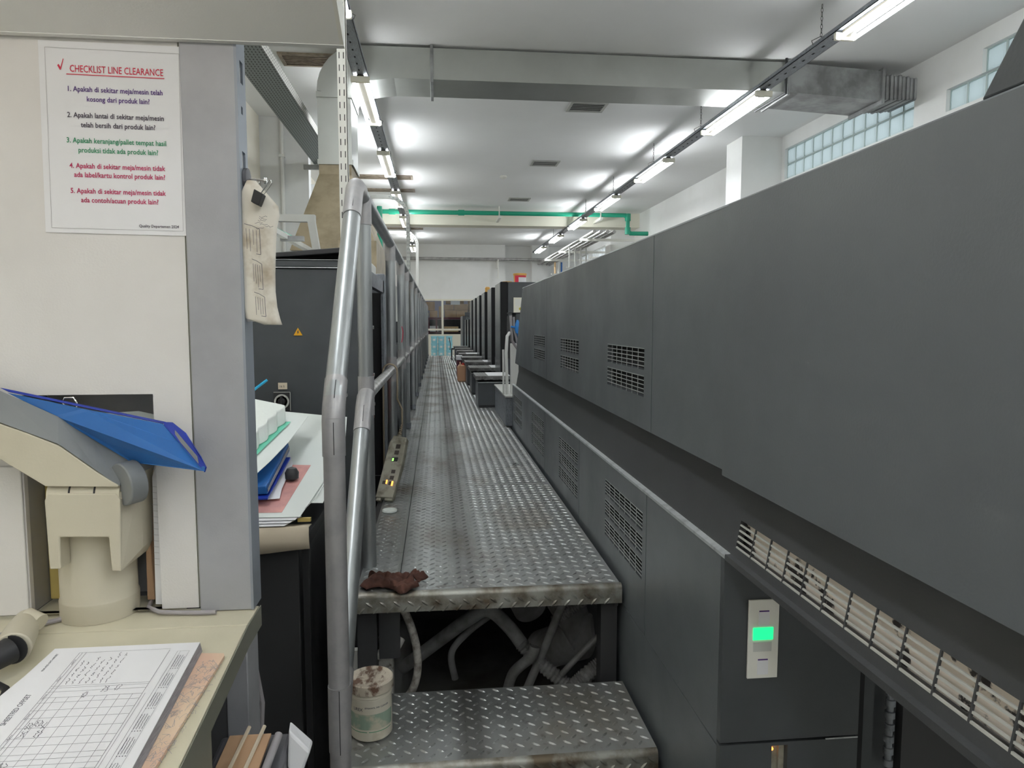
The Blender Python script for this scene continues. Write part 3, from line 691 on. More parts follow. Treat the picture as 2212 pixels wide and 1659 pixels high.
for k, y in enumerate(posts):
    zb = .0 if k == 0 else PZ + .002
    MB().cyl((hx(y), y, zb), (hx(y), y, ZT_), R, n=24).build('post', M['steel'], hr, smooth=True)
    MB().cyl((hx(y), y, ZT_ - .075), (hx(y), y, ZT_ + .003), R + .002, n=24).build('tee_fitting', M['steel_fit'], hr, smooth=True)
    m = MB().cyl((hx(y), y, ZM - .055), (hx(y), y, ZM + .055), R + .002, n=24)
    m.cyl((hx(y), y - .035, ZM), (hx(y), y + .035, ZM), R + .001, n=24)
    m.build('tee_fitting', M['steel_fit'], hr, smooth=True)
    if k: MB().cyl((hx(y), y, PZ + .003), (hx(y), y, PZ + .04), R + .004, n=24).build('base_socket', M['channel'], hr, smooth=True)
m = MB(); ribbon(m, [(0, 0), (.006, -.03), (.004, -.06), (-.002, -.09)], .004, frame((hx(4.08) + .004, 4.08 - R - .0006, 1.43), (1, 0, 0), (0, 0, 1)))
m.build('red_paint_mark', M['red'], hr)

# ------------------------------------------------------------------ right press: delivery housing
press = thing('press_housing', 'long charcoal press housing with louvred panels right of the walkway', 'machine', (.5, 1.2, 0))
def slant(u, v, d):           # upper panels: lean back towards the top
    return (.500 + d, u, v)
def gr_upper(y0, y1, z0, z1): return (y0, y1, z0, z1)
ug = []
for (a, b) in [(3.27, 3.62), (2.475, 2.842), (1.675, 2.045)]:
    for (c, d) in [(1.336, 1.389), (1.270, 1.322)]: ug.append((a, b, c, d))
upper_panels = [(3.214, 4.12, 0), (1.614, 3.210, 0), (1.186, 1.610, 0)]
def slat_fill(holes, fn, nbar, nv, m, dep=.004, t=.0021, tv=.0024):
    for (a, b, c, d) in holes:
        for k in range(1, nbar + 1):
            z = c + (d - c) * k / nbar - t
            m.add([fn(a, z, dep), fn(b, z, dep), fn(b, z + t, dep), fn(a, z + t, dep), fn(a, z, dep + .0012), fn(b, z, dep + .0012), fn(b, z + t, dep + .0012), fn(a, z + t, dep + .0012)], [(0, 1, 2, 3), (7, 6, 5, 4), (0, 4, 5, 1), (1, 5, 6, 2), (2, 6, 7, 3), (3, 7, 4, 0)])
        for k in range(1, nv):
            y = a + (b - a) * k / nv
            m.add([fn(y - tv / 2, c, dep), fn(y + tv / 2, c, dep), fn(y + tv / 2, d, dep), fn(y - tv / 2, d, dep), fn(y - tv / 2, c, dep + .0010), fn(y + tv / 2, c, dep + .0010), fn(y + tv / 2, d, dep + .0010), fn(y - tv / 2, d, dep + .0010)], [(0, 1, 2, 3), (7, 6, 5, 4), (0, 4, 5, 1), (1, 5, 6, 2), (2, 6, 7, 3), (3, 7, 4, 0)])
for (a, b, s_) in upper_panels:
    hs = [h for h in ug if a < h[0] and h[1] < b]
    m = MB().panel(a, b, 1.192, 1.650, hs, slant, .02)
    if b > 4: m.hexa([(.5, b, 1.192), (.52, b, 1.192), (.52, b + .40, 1.192), (.5, b + .40, 1.192)], [(.5, b, 1.64), (.52, b, 1.64), (.52, b + .012, 1.64), (.5, b + .012, 1.64)])
    p = m.build('upper_panel', M['press'], press)
    if hs:
        for h in hs: m = MB(); slat_fill([h], slant, 5, 7, m, dep=-.0004); m.build('louvre', M['bar'], p)
MB().box(.5205, .524, .27, 4.08, 1.21, 1.64).build('louvre_shade_sheet', M['black'], press)  # black sheet stands for the shade behind the upper louvres
# nearest upper panel: a touch prouder, its foot dropped below the rest
near = lambda u, v, d: (slant(u, v, d)[0] - .004, u, v)
MB().panel(.25, 1.182, 1.184, 1.650, [], near, .022).build('upper_panel', M['press'], press)
# body behind the panels, and cover sheet on top
MB().prism([(.525, 1.21), (.525, 1.645), (1.9, 1.645), (1.9, 1.21)], .25, 4.10, 'y').build('body', M['press_dk'], press, .004)
MB().prism([(.4995, 1.650), (.502, 1.654), (.508, 1.656), (.56, 1.656), (.56, 1.653), (.508, 1.652), (.504, 1.650)], .25, 4.14, 'y').build('top_edge', M['press'], press)
# recessed band
VX = lambda z: .509 + (z - 1.043) * .18
band = lambda u, v, d: (VX(v) + d, u, v)
vy = [1.154, 1.097, 1.042, .988, .934, .88, .825, .771, .718, .663, .611, .561, .505, .45, .39, .33]
vh = (.33, 1.154, 1.062, 1.110)
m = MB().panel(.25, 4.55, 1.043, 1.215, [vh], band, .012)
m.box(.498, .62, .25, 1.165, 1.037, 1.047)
m.build('band_panel', M['press_band_shaded'], press)
m = MB()
for k in range(5):
    z = vh[2] + (vh[3] - vh[2]) * k / 5
    m.hexa([band(.33, z, .000), band(1.154, z, .000), band(1.154, z, .0022), band(.33, z, .0022)], [band(.33, z + .0026, .000), band(1.154, z + .0026, .000), band(1.154, z + .0026, .0022), band(.33, z + .0026, .0022)])
m.build('louvre_bar', M['bar_lt'], press)
for y in vy[1:-1]: MB().hexa([band(y - .0012, vh[2], -.0006), band(y + .0012, vh[2], -.0006), band(y + .0012, vh[2], .002), band(y - .0016, vh[2], .002)], [band(y - .0012, vh[3], -.0006), band(y + .0012, vh[3], -.0006), band(y + .0012, vh[3], .002), band(y - .0012, vh[3], .002)]).build('louvre_divider', M['press_band_shaded'], press)
MB().box(.535, .545, .25, 1.30, 1.05, 1.125).build('paper_scraps', M['inside'], press)
MB().box(.548, .57, 1.18, 4.50, 1.05, 1.21).build('inner_wall', M['press_dk'], press)
# aluminium ledge and lower cabinet
MB().prism([(.4985, 1.038), (.4985, 1.044), (.510, 1.047), (.512, 1.038)], 1.168, 4.68, 'y').build('ledge', M['ledge'], press)
low = lambda u, v, d: (.50 + d, u, v)
lg = []
for (a, b) in [(4.165, 4.59), (3.292, 3.705), (2.478, 2.863), (1.668, 2.054)]:
    for (c, d) in [(.938, .985), (.878, .925), (.816, .865)]: lg.append((a, b, c, d))
for (a, b) in [(3.256, 4.68), (2.45, 3.252), (1.638, 2.446), (1.1855, 1.634)]:
    hs = [h for h in lg if a < h[0] and h[1] < b]
    p = MB().panel(a, b, .687, 1.038, hs, low, .015).build('lower_panel', M['press'], press)
    if hs:
        for h in hs: m = MB(); slat_fill([h], low, 5, 7, m, dep=-.0004); m.build('louvre', M['bar'], p)
MB().box(.520, .535, 1.19, 4.66, .70, 1.03).build('louvre_shade_sheet', M['black'], press)  # same for the lower louvres: their inner shade as a black sheet
MB().box(.500, .515, 1.1855, 4.68, .02, .683).build('skirt_panel', M['press'], press)
MB().box(.536, 1.9, 1.21, 4.66, .02, 1.03).build('body', M['press_dk'], press)
# cabinet end that faces the camera
ip = tag(MB().box(.545, .601, 1.1645, 1.1685, .818, .962).build('status_card', M['lamp_white'], None, .0006), 'upright white status card with a lit green field on the press cabinet end', 'indicator')
endm = MB().panel(.500, .763, .697, 1.040, [], lambda u, v, d: (u, 1.170 + d, v), .015).build('end_panel', M['press_dk'], press)
m = MB().panel(.500, .763, .02, .692, [(.598, .628, .60, .686)], lambda u, v, d: (u, 1.170 + d, v), .015).build('end_panel', M['press_dk'], press)
MB().box(.595, .632, 1.19, 1.195, .59, .69).build('sight_window_back', M['pendant'], press)
MB().lathe([(.003, 0), (.003, .004)], (0, 0, 0), 12, Matrix.Translation((.606, 1.189, .670)) @ Matrix.Rotation(pi / 2, 4, 'X')).build('amber_lamp', M['led_orange'], press)
MB().box(.618, .628, 1.183, 1.19, .60, .686).build('sight_window_edge', M['pendant'], press)
MB().box(.70, .762, 1.1685, 1.170, .692, .6945).build('bare_metal_seam', M['ledge'], press)
# drive recess right of the cabinet end
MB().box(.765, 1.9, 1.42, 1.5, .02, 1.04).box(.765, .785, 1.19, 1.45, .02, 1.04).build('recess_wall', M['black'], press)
MB().box(.775, .812, 1.20, 1.22, .02, .835).build('chain_guard', M['press_dk'], press)
MB().box(.864, .870, 1.19, 1.35, .02, 1.04).box(.870, 1.9, 1.19, 1.21, .02, 1.04).build('guard_plate', M['desk_dark'], press)
m = MB(); 
for k in range(9): m.lathe([(.009, 0), (.009, .012), (.006, .013), (.006, .022)], (.838, 1.19, .62 + k * .0235), 16)
m.build('drive_chain', M['channel'], press, smooth=True)
MB().cyl((.835, 1.24, .60), (.835, 1.30, .60), .045, n=20).build('sprocket', M['rubber'], press, smooth=True)
# raised dark cover on top, near right
MB().prism([(.655, 1.664), (.30, 2.12), (.25, 2.12), (.25, 1.664)], .525, .545, 'x').build('raised_cover', M['press_dk'], press, .002)
for x in (.56, .9): MB().box(x, x + .03, .27, .30, 1.67, 2.10).build('cover_post', M['press_dk'], press)
# status card print
MB().box(.5535, .590, 1.1625, 1.1647, .8895, .9115).build('green_field', M['ind_green'], ip)
MB().box(.554, .588, 1.1632, 1.1646, .868, .8855).build('grey_field', M['cream_mach'], ip)
for z in (.934, .845):
    MB().box(.564, .582, 1.1635, 1.1646, z + .0065, z + .0085).build('purple_stripe', M['purple'], ip)
    MB().box(.563, .5832, 1.1640, 1.1646, z - .020, z + .0065).build('sticker', M['paper'], ip)

# ------------------------------------------------------------------ printing units
def unit(y, zt, label, dep=.55, xw=1.9):
    t = thing('printing_unit', label, 'machine', (.57, y, 0), 0, 'printing units along the walkway')
    MB().box(.57, xw, y + .03, y + dep, .02, zt).build('housing', M['press_dk'], t, .003)
    MB().box(.566, .571, y + .035, y + dep, .76, zt - .004).build('side_panel', M['unit_side'], t)
    MB().box(.571, .63, y, y + .032, .76, zt + .002).build('corner_post', M['black'], t, .002)
    MB().box(.636, xw, y + .006, y + .034, .5, zt).build('end_panel', M['press_dk'], t, .002)
    MB().box(.60, 1.85, y + dep, y + 1.0, .02, 1.1).build('inker_base', M['press_dk'], t)
    return t
units = []
u0 = unit(6.32, 1.812, 'nearest tall printing unit, topped with gold tins')
for k in range(1, 6): units.append(copy_tree(u0, (.57, 6.32 + 1.035 * k, 0), '%s tall printing unit from the camera' % ORD[k]))
unit(12.72, 1.51, 'low printing unit right after the tall ones', .42); unit(13.80, 1.51, 'second low printing unit further along', .42)
t = thing('feeder', 'dark blue-grey feeder housing at the far end of the press', 'machine', (.6, 15.6, 0))
MB().box(.57, 1.9, 15.6, 16.9, .02, 1.60).build('housing', M['press'], t, .01)
MB().box(.575, .64, 15.58, 15.6, .7, 1.60).build('corner_post', M['press_dk'], t)
MB().box(.62, 1.2, 15.57, 15.6, 1.60, 1.68).build('top_cap', M['press_dk'], t, .004)

# step boxes
def stepbox(y, label, paper=None):
    t = thing('step_box', label, 'step', (.45, y, PZ), 0, 'step boxes in front of the printing units')
    x0, x1 = .338, .60
    MB().box(x0 + .006, x1, y + .004, y + .36, PZ + .003, PZ + .02).build('plinth', M['rubber'], t)
    MB().box(x0, x1, y, y + .37, PZ + .02, PZ + .212).build('box_body', M['press_dk'], t, .002)
    MB().box(x0 - .001, x0 + .001, y + .006, y + .365, PZ + .022, PZ + .205).build('side_trim', M['press'], t)
    MB().box(x0 - .002, x1, y - .003, y + .003, PZ + .207, PZ + .214).box(x0 - .002, x0 + .003, y - .003, y + .37, PZ + .207, PZ + .214).build('edge_trim', M['ledge'], t)
    MB().box(x0 + .01, x1, y + .02, y + .35, PZ + .212, PZ + .235).build('neck', M['rubber'], t)
    n = 12; pts = []
    m = MB()
    for i in range(n):
        xa = x0 - .02 + (x1 - x0 + .02) * i / n; xb = xa + (x1 - x0 + .02) / n; j = .003 * (i % 2)
        m.box(xa, xb, y - .03 - j, y + .40, PZ + .232 + .002 * (i % 3), PZ + .266)
    m.build('tread_pad', M['pad'], t, .003)
    if paper:
        a, b = paper; MB().box(a, b, y - .025, y + .38, PZ + .2665, PZ + .268).build('white_sheet', M['paper'], t)
    return t
sb0 = stepbox(5.83, 'nearest step box with a white sheet on its pad', (.42, .60))
b1 = stepbox(6.90, 'second step box, white strip at its inner end', (.53, .60)); b1b = copy_tree(b1, (.45, 7.93, PZ), 'third step box, white strip at its inner end')
b3 = stepbox(8.97, 'fourth step box, bare ribbed tread')
copy_tree(sb0, (.45, 10.0, PZ), 'fifth step box, its pad mostly covered by white paper')
for k in range(3): copy_tree(b3, (.45, 11.05 + 1.04 * k, PZ), '%s step box, small and far down the walkway' % ORD[5 + k])

# dark post block between the housing and the first unit, hoses and tray on it
t = thing('pedestal', 'worn grey pedestal between the housing and the nearest step box', 'machine', (.5, 4.9, 0))
MB().box(.458, .60, 4.70, 5.6, .76, .955).build('pedestal_body', M['channel'], t, .004)
MB().box(.452, .62, 4.68, 5.6, .955, .965).build('pedestal_top', M['cream_mach'], t)
t = thing('hose_bundle', 'pale hoses and white tube standing at the end of the press housing', 'hose', (.5, 4.9, .965))
MB().tube([(.475, 4.78, .967), (.468, 4.78, 1.25), (.475, 4.78, 1.36), (.495, 4.80, 1.385)], .011, 10).build('white_tube', M['white_pipe'], t, smooth=True)
MB().tube([(.452, 4.80, .967), (.450, 4.80, 1.27)], .007, 10).build('white_tube', M['white_pipe'], t, smooth=True)
MB().box(.505, .56, 4.84, 4.88, .967, 1.31).build('white_panel', M['white_pipe'], t, .004)
MB().tube([(.50, 4.80, 1.50), (.505, 4.8, 1.44), (.51, 4.8, 1.33), (.55, 4.82, 1.27), (.57, 4.84, 1.30)], .010, 8).tube([(.52, 4.79, 1.49), (.525, 4.79, 1.40), (.55, 4.79, 1.30)], .007, 8).build('grey_hose', M['cable_grey'], t, smooth=True)
MB().box(.49, .59, 4.79, 4.95, 1.515, 1.52).box(.515, .54, 4.82, 4.85, 1.40, 1.515).build('black_bracket', M['rubber'], t)
MB().box(.515, .545, 4.9, 5.2, 1.20, 1.50).build('dark_back', M['rubber'], t)
m = MB().lathe([(.012, 0), (.02, .03), (.016, .06), (.006, .09)], (.545, 4.78, 1.38), 10).tube([(.545, 4.78, 1.45), (.53, 4.78, 1.42), (.50, 4.78, 1.425)], .008, 6).tube([(.55, 4.78, 1.38), (.56, 4.78, 1.34)], .009, 6)
tag(m.build('rubber_glove', M['glove'], None, smooth=True), 'bright blue rubber glove hung at the end of the press housing', 'glove')
card = tag(MB().box(.685, .80, 6.318, 6.322, 1.535, 1.675).build('notice_card', M['beam'], None), 'cream notice card on the nearest printing unit end', 'notice')
MB().lathe([(.012, 0), (.012, .002)], (0, 0, 0), 12, Matrix.Translation((.745, 6.317, 1.575)) @ Matrix.Rotation(pi / 2, 4, 'X')).build('yellow_dot', M['yellow2'], card)
MB().box(.70, .79, 6.3165, 6.3178, 1.60, 1.66).build('printed_square', M['lamp_white'], card)
# tins on the units
t = thing('paint_tin', 'gold tin with red and white label on the nearest printing unit', 'tin', (.775, 6.6, 1.814))
MB().lathe([(.056, 0), (.060, .075)], (.775, 6.6, 1.816), 24).build('tin_body', M['gold'], t, smooth=True)
MB().lathe([(.064, .075), (.064, .088), (.058, .09)], (.775, 6.6, 1.816), 24).build('lid', M['gold'], t, smooth=True)
def wraplabel(c, r, z0, z1, a0, a1, mname, parent, name, n=10):
    m = MB(); vs = []
    for i in range(n + 1):
        a = radians(a0 + (a1 - a0) * i / n); vs += [(c[0] + r * cos(a), c[1] + r * sin(a), z0), (c[0] + r * cos(a), c[1] + r * sin(a), z1)]
    m.add(vs, [(2 * i, 2 * i + 2, 2 * i + 3, 2 * i + 1) for i in range(n)]); return m.build(name, M[mname], parent, fixn=False)
wraplabel((.775, 6.6), .0612, 1.818, 1.885, 215, 330, 'red', t, 'red_label'); wraplabel((.775, 6.6), .0620, 1.822, 1.868, 252, 330, 'paper', t, 'white_label')
tag(MB().lathe([(.048, 0), (.05, .012), (.045, .016)], (.655, 6.58, 1.814), 20).build('tin_lid', M['gold'], None, smooth=True), 'flat gold lid lying beside the gold tin', 'lid')
tag(MB().lathe([(.03, 0), (.03, .05), (.02, .06)], (.61, 8.5, 1.816), 14).build('small_tin', M['gold'], None, smooth=True), 'small gold tin on top of the third printing unit', 'tin')
# things on the walkway beside the step boxes
t = thing('jerrycan', 'tan plastic jerrycan with red label beside the third step box', 'can', (.30, 8.5, PZ))
MB().prism([(.245, PZ + .003), (.345, PZ + .003), (.345, PZ + .18), (.332, PZ + .20), (.265, PZ + .20), (.245, PZ + .17)], 8.44, 8.62, 'y').build('can_body', M['jerry'], t, .012)
MB().tube([(.28, 8.47, PZ + .195), (.28, 8.49, PZ + .225), (.28, 8.56, PZ + .225), (.28, 8.58, PZ + .195)], .009, 8).build('handle', M['jerry'], t, smooth=True)
MB().cyl((.315, 8.47, PZ + .19), (.315, 8.47, PZ + .225), .018, n=14).build('cap', M['ext_red'], t, smooth=True)
tag(MB().box(.27, .335, 9.55, 9.75, PZ + .003, PZ + .20).build('crate', M['rack_red'], None, .004), 'dark maroon crate behind the tan jerrycan', 'crate')
tag(MB().box(.262, .345, 9.54, 9.76, PZ + .203, PZ + .26).build('carton', M['paper'], None, .003), 'small white carton on the dark maroon crate', 'box')
t = thing('folding_stool', 'black folding stool at the far end of the walkway', 'stool', (.33, 13.5, PZ))
MB().box(.28, .58, 13.4, 13.7, PZ + .20, PZ + .22).build('seat', M['rubber'], t)
for x, y in ((.285, 13.42), (.285, 13.68), (.56, 13.42), (.56, 13.68)): MB().cyl((x, y, PZ + .003), (x, y, PZ + .2), .01, n=8).build('leg', M['rubber'], t)
MB().tube([(.25, 13.3, PZ + .2), (.26, 13.4, PZ + .3), (.24, 13.5, PZ + .42)], .007, 8).build('back_strap', M['rubber'], t)

# ------------------------------------------------------------------ small things on the plates
def rag():
    bm = bmesh.new(); nx, ny = 34, 26
    g = [[None] * (ny + 1) for _ in range(nx + 1)]
    for i in range(nx + 1):
        for j in range(ny + 1):
            u, v = i / nx, j / ny
            x = -.197 + .155 * u + .010 * sin(9 * v + 2); y = 1.832 + .085 * v + .012 * sin(8 * u) - .03 * math.exp(-((u - .62) / .12) ** 2) * (1 - v)
            edge = min(u, 1 - u, v, 1 - v)
            h = .012 * abs(sin(11 * u + 5 * v)) + .010 * abs(sin(7 * v + 9 * u * v + 1)) + .006 * abs(sin(23 * u - 9 * v))
            h *= min(1, edge * 9 + .18)
            if v > .45: x += .02 * (v - .45) * (1 if u > .5 else -.3)
            g[i][j] = bm.verts.new((x, y, PZ + .0032 + h))
    for i in range(nx):
        for j in range(ny):
            u, v = i / nx, j / ny
            if (u + v * .7 > 1.42) or (u > .86 and v < .25) or (u < .1 and v > .6): continue
            bm.faces.new((g[i][j], g[i + 1][j], g[i + 1][j + 1], g[i][j + 1]))
    for v in [v for v in bm.verts if not v.link_faces]: bm.verts.remove(v)
    me = bpy.data.meshes.new('rag'); bm.to_mesh(me); bm.free(); me.shade_smooth(); me.materials.append(M['rag'])
    o = bpy.data.objects.new('rag', me); COL.objects.link(o); s = o.modifiers.new('thick', 'SOLIDIFY'); s.thickness = .0015; s.offset = 1
    tag(o, 'crumpled rust red rag on the front edge of the walkway', 'rag')
rag()
tag(MB().lathe([(.0, .001), (.026, .001), (.028, .004), (.027, .009), (.021, .009), (.019, .005), (.0, .005)], (-.178, 2.62, PZ + .001), 28).build('plastic_disc', M['foam'], None, smooth=True), 'round white plastic disc lying near the hanging pendant', 'disc')
m = MB().tube([(.37, 3.44, PZ + .004), (.385, 3.45, PZ + .006), (.40, 3.44, PZ + .004)], .002, 5).tube([(.385, 3.45, PZ + .006), (.388, 3.47, PZ + .004)], .002, 5)
tag(m.build('wire_scrap', M['rubber'], None), 'tiny dark wire scrap on the walkway', 'scrap')
jc = (-.158, 1.605, SZ + .0025)
jar = thing('jar', 'white plastic jar with stained lid on the lower step', 'jar', jc)
MB().lathe([(.044, 0), (.0475, .004), (.0475, .098), (.045, .10)], jc, 40).build('jar_body', M['jar'], jar, smooth=True)
MB().lathe([(.0465, .100), (.0485, .1015), (.0465, .1035), (.0465, .106), (.0485, .1075), (.0465, .109)], jc, 40).build('neck_rings', M['jar'], jar, smooth=True)
MB().lathe([(.049, .109), (.0515, .111), (.0515, .131), (.049, .134), (.044, .133), (.042, .131), (.0, .131)], jc, 40).build('lid', M['jar_lid'], jar, smooth=True)
wraplabel(jc, .0479, jc[2] + .030, jc[2] + .066, 195, 345, 'jar_label', jar, 'green_label', 20)
m = MB(); 
for a in range(200, 262, 3): m.add([(jc[0] + .0482 * cos(radians(q)), jc[1] + .0482 * sin(radians(q)), jc[2] + z) for q, z in ((a, .024), (a + 3, .024), (a + 3, .0255), (a, .0255))], [(0, 1, 2, 3)])
for a in range(268, 335, 3): m.add([(jc[0] + .0482 * cos(radians(q)), jc[1] + .0482 * sin(radians(q)), jc[2] + z) for q, z in ((a, .024), (a + 3, .024), (a + 3, .0255), (a, .0255))], [(0, 1, 2, 3)])
m.build('label_line', M['greenp'], jar)
def curved_text(name, s, size, m, parent, c, r, z, a0, wd):
    cu = bpy.data.curves.new(name, 'FONT'); cu.body = s; cu.size = size; cu.offset = .0001
    o = bpy.data.objects.new(name, cu); COL.objects.link(o); dg = bpy.context.evaluated_depsgraph_get()
    me = bpy.data.meshes.new_from_object(o.evaluated_get(dg)); bpy.data.objects.remove(o)
    inv = W[parent].inverted()
    for v in me.vertices:
        a = radians(a0) + v.co.x / r; v.co = inv @ Vector((c[0] + r * cos(a), c[1] + r * sin(a), z + v.co.y))
    me.materials.clear(); me.materials.append(m); t = bpy.data.objects.new(name, me); COL.objects.link(t); t.parent = parent
curved_text('printed_letters', 'UREX', .010, M['ink'], jar, jc, .0484, jc[2] + .074, 222, .02)
curved_text('printed_letters', 'ETHANOL INK CLEANER', .0052, M['ink'], jar, jc, .0484, jc[2] + .080, 258, .05)

# pendant control hanging over the mid rail
pd = thing('pendant_control', 'grimy ivory pendant control hanging by a tan cable from the mid rail', 'remote', (-.17, 2.85, PZ))
A = Vector((-.207, 2.775, PZ + .012)); B = Vector((-.155, 2.93, PZ + .225))          # bottom and top of the case
ax = (B - A).normalized(); rt = Vector((.93, -.30, 0)); rt = (rt - ax * rt.dot(ax)).normalized(); nn = rt.cross(ax)
if nn.y > 0: nn = -nn; 
Tp = Matrix((rt, ax, rt.cross(ax))).transposed().to_4x4(); Tp.translation = A
sgn = 1 if (rt.cross(ax)).y < 0 else -1
L = (B - A).length
m = MB().add([(x, y, z) for z in (-.018, .014) for (x, y) in ((-.036, .0), (.036, .0), (.042, L * .55), (.036, L), (-.022, L + .008), (-.034, L * .9))],
             [(5, 4, 3, 2, 1, 0), (6, 7, 8, 9, 10, 11)] + [(i, (i + 1) % 6, (i + 1) % 6 + 6, i + 6) for i in range(6)], Tp)
m.build('case', M['pendant'], pd, .004)
m = MB().box(-.034, -.014, -.012, .004, -.012, .008, Tp).box(.0, .034, -.008, .004, -.012, .008, Tp); m.build('bumper', M['pendant'], pd, .004)
zf = .0145 * sgn if sgn > 0 else -.0185
def pb(x0, x1, y0, y1, name, mm, h=.0015):
    z0, z1 = (zf, zf + h) if sgn > 0 else (zf - h, zf)
    MB().box(x0, x1, y0, y1, z0, z1, Tp).build(name, M[mm], pd)
pb(.000, .018, L * .80, L * .87, 'button', 'button'); pb(.000, .018, L * .70, L * .765, 'button', 'button')
pb(-.004, .020, L * .585, L * .65, 'display', 'rubber')
pb(.006, .022, L * .39, L * .445, 'button', 'button'); pb(.006, .022, L * .29, L * .345, 'button', 'button')
pb(-.020, -.004, L * .21, L * .26, 'button', 'button'); pb(.006, .022, L * .20, L * .255, 'button', 'button')
pb(-.006, -.001, L * .215, L * .275, 'amber_lamp', 'led_orange', .002); pb(.018, .024, L * .19, L * .26, 'amber_lamp', 'led_orange', .002)
text('display_digit', '5', .016, M['led_green'], pd, Tp @ Matrix.Translation((-.003, L * .590, (zf + .002) if sgn > 0 else (zf - .002))) @ (Matrix() if sgn > 0 else Matrix.Rotation(pi, 4, 'Y')), bold=.0004)
top = B + ax * .01
MB().tube([B - ax * .004 - rt * .004, B + ax * .012 - rt * .004], .011, 12).build('collar', M['pendant'], pd, smooth=True)
m = MB()
for k in range(7): m.tube([B + ax * (.012 + .008 * k) - rt * .004, B + ax * (.018 + .008 * k) - rt * .004], .0085 - .0006 * k, 10)
m.build('strain_relief', M['cable_tan'], pd, smooth=True)
ct = B + ax * .068 - rt * .004
MB().tube([ct, ct + Vector((-.001, .03, .06)), (HX + .030, 3.05, ZM - .12), (HX + .030, 3.06, ZM - .01)] + [(HX + .030 * cos(a), 3.06, ZM + .030 * sin(a)) for a in [pi * k / 8 for k in range(9)]] + [(HX - .030, 3.06, ZM - .1), (HX - .035, 3.1, .75), (HX - .04, 3.1, .3)], .0042, 8).build('cable', M['cable_tan'], pd, smooth=True)

# ------------------------------------------------------------------ under the walkway: hoses and pipes
def hose(pts, r, label, m='hose', rib=False, name='hose'):
    # smooth the path, optionally corrugated
    P = [Vector(p) for p in pts]; out = []
    for i in range(len(P) - 1):
        p0 = P[max(i - 1, 0)]; p1 = P[i]; p2 = P[i + 1]; p3 = P[min(i + 2, len(P) - 1)]
        n = 14 if rib else 8
        for k in range(n):
            t = k / n; out.append(.5 * ((2 * p1) + (-p0 + p2) * t + (2 * p0 - 5 * p1 + 4 * p2 - p3) * t * t + (-p0 + 3 * p1 - 3 * p2 + p3) * t ** 3))
    out.append(P[-1])
    if rib:
        fine = []; 
        for a, b in zip(out, out[1:]):
            n = max(1, int((b - a).length / .0035))
            for k in range(n): fine.append(a.lerp(b, k / n))
        fine.append(out[-1]); rad = [r * (1 + .10 * (1 if (k % 2) else -1)) for k in range(len(fine))]
        o = MB().tube(fine, r, 12, radii=rad).build(name, M[m], None, smooth=False)
    else: o = MB().tube(out, r, 12).build(name, M[m], None, smooth=True)
    return tag(o, label, 'hose', 'hoses under the walkway')
hose([(-.12, 1.92, .70), (-.085, 1.91, .64), (-.062, 1.90, .56), (-.062, 1.90, .48), (-.09, 1.90, .42), (-.16, 1.90, .385)], .011, 'flecked grey cable curving down beside the left bracket', 'hose2')
hose([(-.12, 2.25, .33), (.0, 2.2, .44), (.09, 2.12, .54), (.15, 2.1, .575), (.21, 2.08, .53), (.25, 2.06, .48)], .021, 'thick grey hose arching up in the middle of the opening')
hose([(.245, 2.06, .485), (.30, 2.04, .43), (.37, 2.02, .375), (.42, 2.0, .33)], .0205, 'corrugated end of the arched grey hose', 'hose', True, 'corrugated_hose')
hose([(.35, 1.98, .33), (.41, 1.96, .41), (.49, 1.96, .47), (.60, 1.98, .52)], .022, 'fat corrugated hose rising to the right side', 'hose', True, 'corrugated_hose')
hose([(.24, 2.0, .33), (.34, 2.06, .52), (.43, 2.12, .70)], .013, 'straight grey pipe leaning up to the right')
hose([(.35, 2.1, .53), (.43, 2.1, .58), (.50, 2.12, .62)], .015, 'short corrugated sleeve behind the leaning pipe', 'hose', True, 'corrugated_hose')
hose([(.09, 2.3, .50), (.10, 2.3, .60), (.16, 2.3, .65), (.21, 2.3, .62), (.22, 2.28, .55)], .011, 'thin grey loop at the top middle of the opening')
hose([(.05, 2.2, .31), (.04, 2.2, .40), (.10, 2.2, .47), (.18, 2.2, .53), (.24, 2.2, .60)], .011, 'thin hose curling behind the arched hose')
hose([(.36, 2.0, .41), (.43, 1.99, .49), (.50, 1.97, .57), (.53, 1.95, .62)], .009, 'thin cable running up to the right corner')
hose([(.20, 2.05, .32), (.22, 2.04, .40), (.27, 2.0, .47), (.28, 2.0, .50)], .016, 'short bent hose standing at the centre of the opening')
hose([(.40, 1.95, .69), (.48, 1.93, .64), (.52, 1.92, .56), (.53, 1.92, .46), (.49, 1.92, .38), (.42, 1.92, .35)], .017, 'grey hose looping down the right side of the opening')
hose([(.52, 2.1, .36), (.60, 2.1, .47)], .03, 'corrugated stub low at the right of the opening', 'hose', True, 'corrugated_hose')
def bigduct(p0, p1, r, label):
    o = MB().cyl(p0, p1, r, n=28).build('flue_pipe', M['duct_dusty'], None, smooth=True); return tag(o, label, 'pipe')
bigduct((.31, 2.8, .64), (.50, 2.25, .40), .065, 'dusty silver pipe crossing behind the hoses')
bigduct((.18, 2.9, .62), (.32, 2.4, .45), .06, 'darker round pipe left of the silver pipe')
bigduct((.38, 2.5, .25), (.55, 2.2, .45), .07, 'dusty rounded pipe end low among the hoses')
t = thing('valve_bracket', 'white clay-smeared bracket with valve beside the left support', 'bracket', (-.15, 1.93, 0))
MB().box(-.176, -.126, 1.90, 1.95, 0.0, .565).build('bracket_post', M['clay'], t, .004)
MB().lathe([(.016, 0), (.017, .012), (.010, .016), (.010, .03), (.013, .032), (.006, .04)], (-.150, 1.92, .575), 18).build('valve', M['lamp_white'], t, smooth=True)
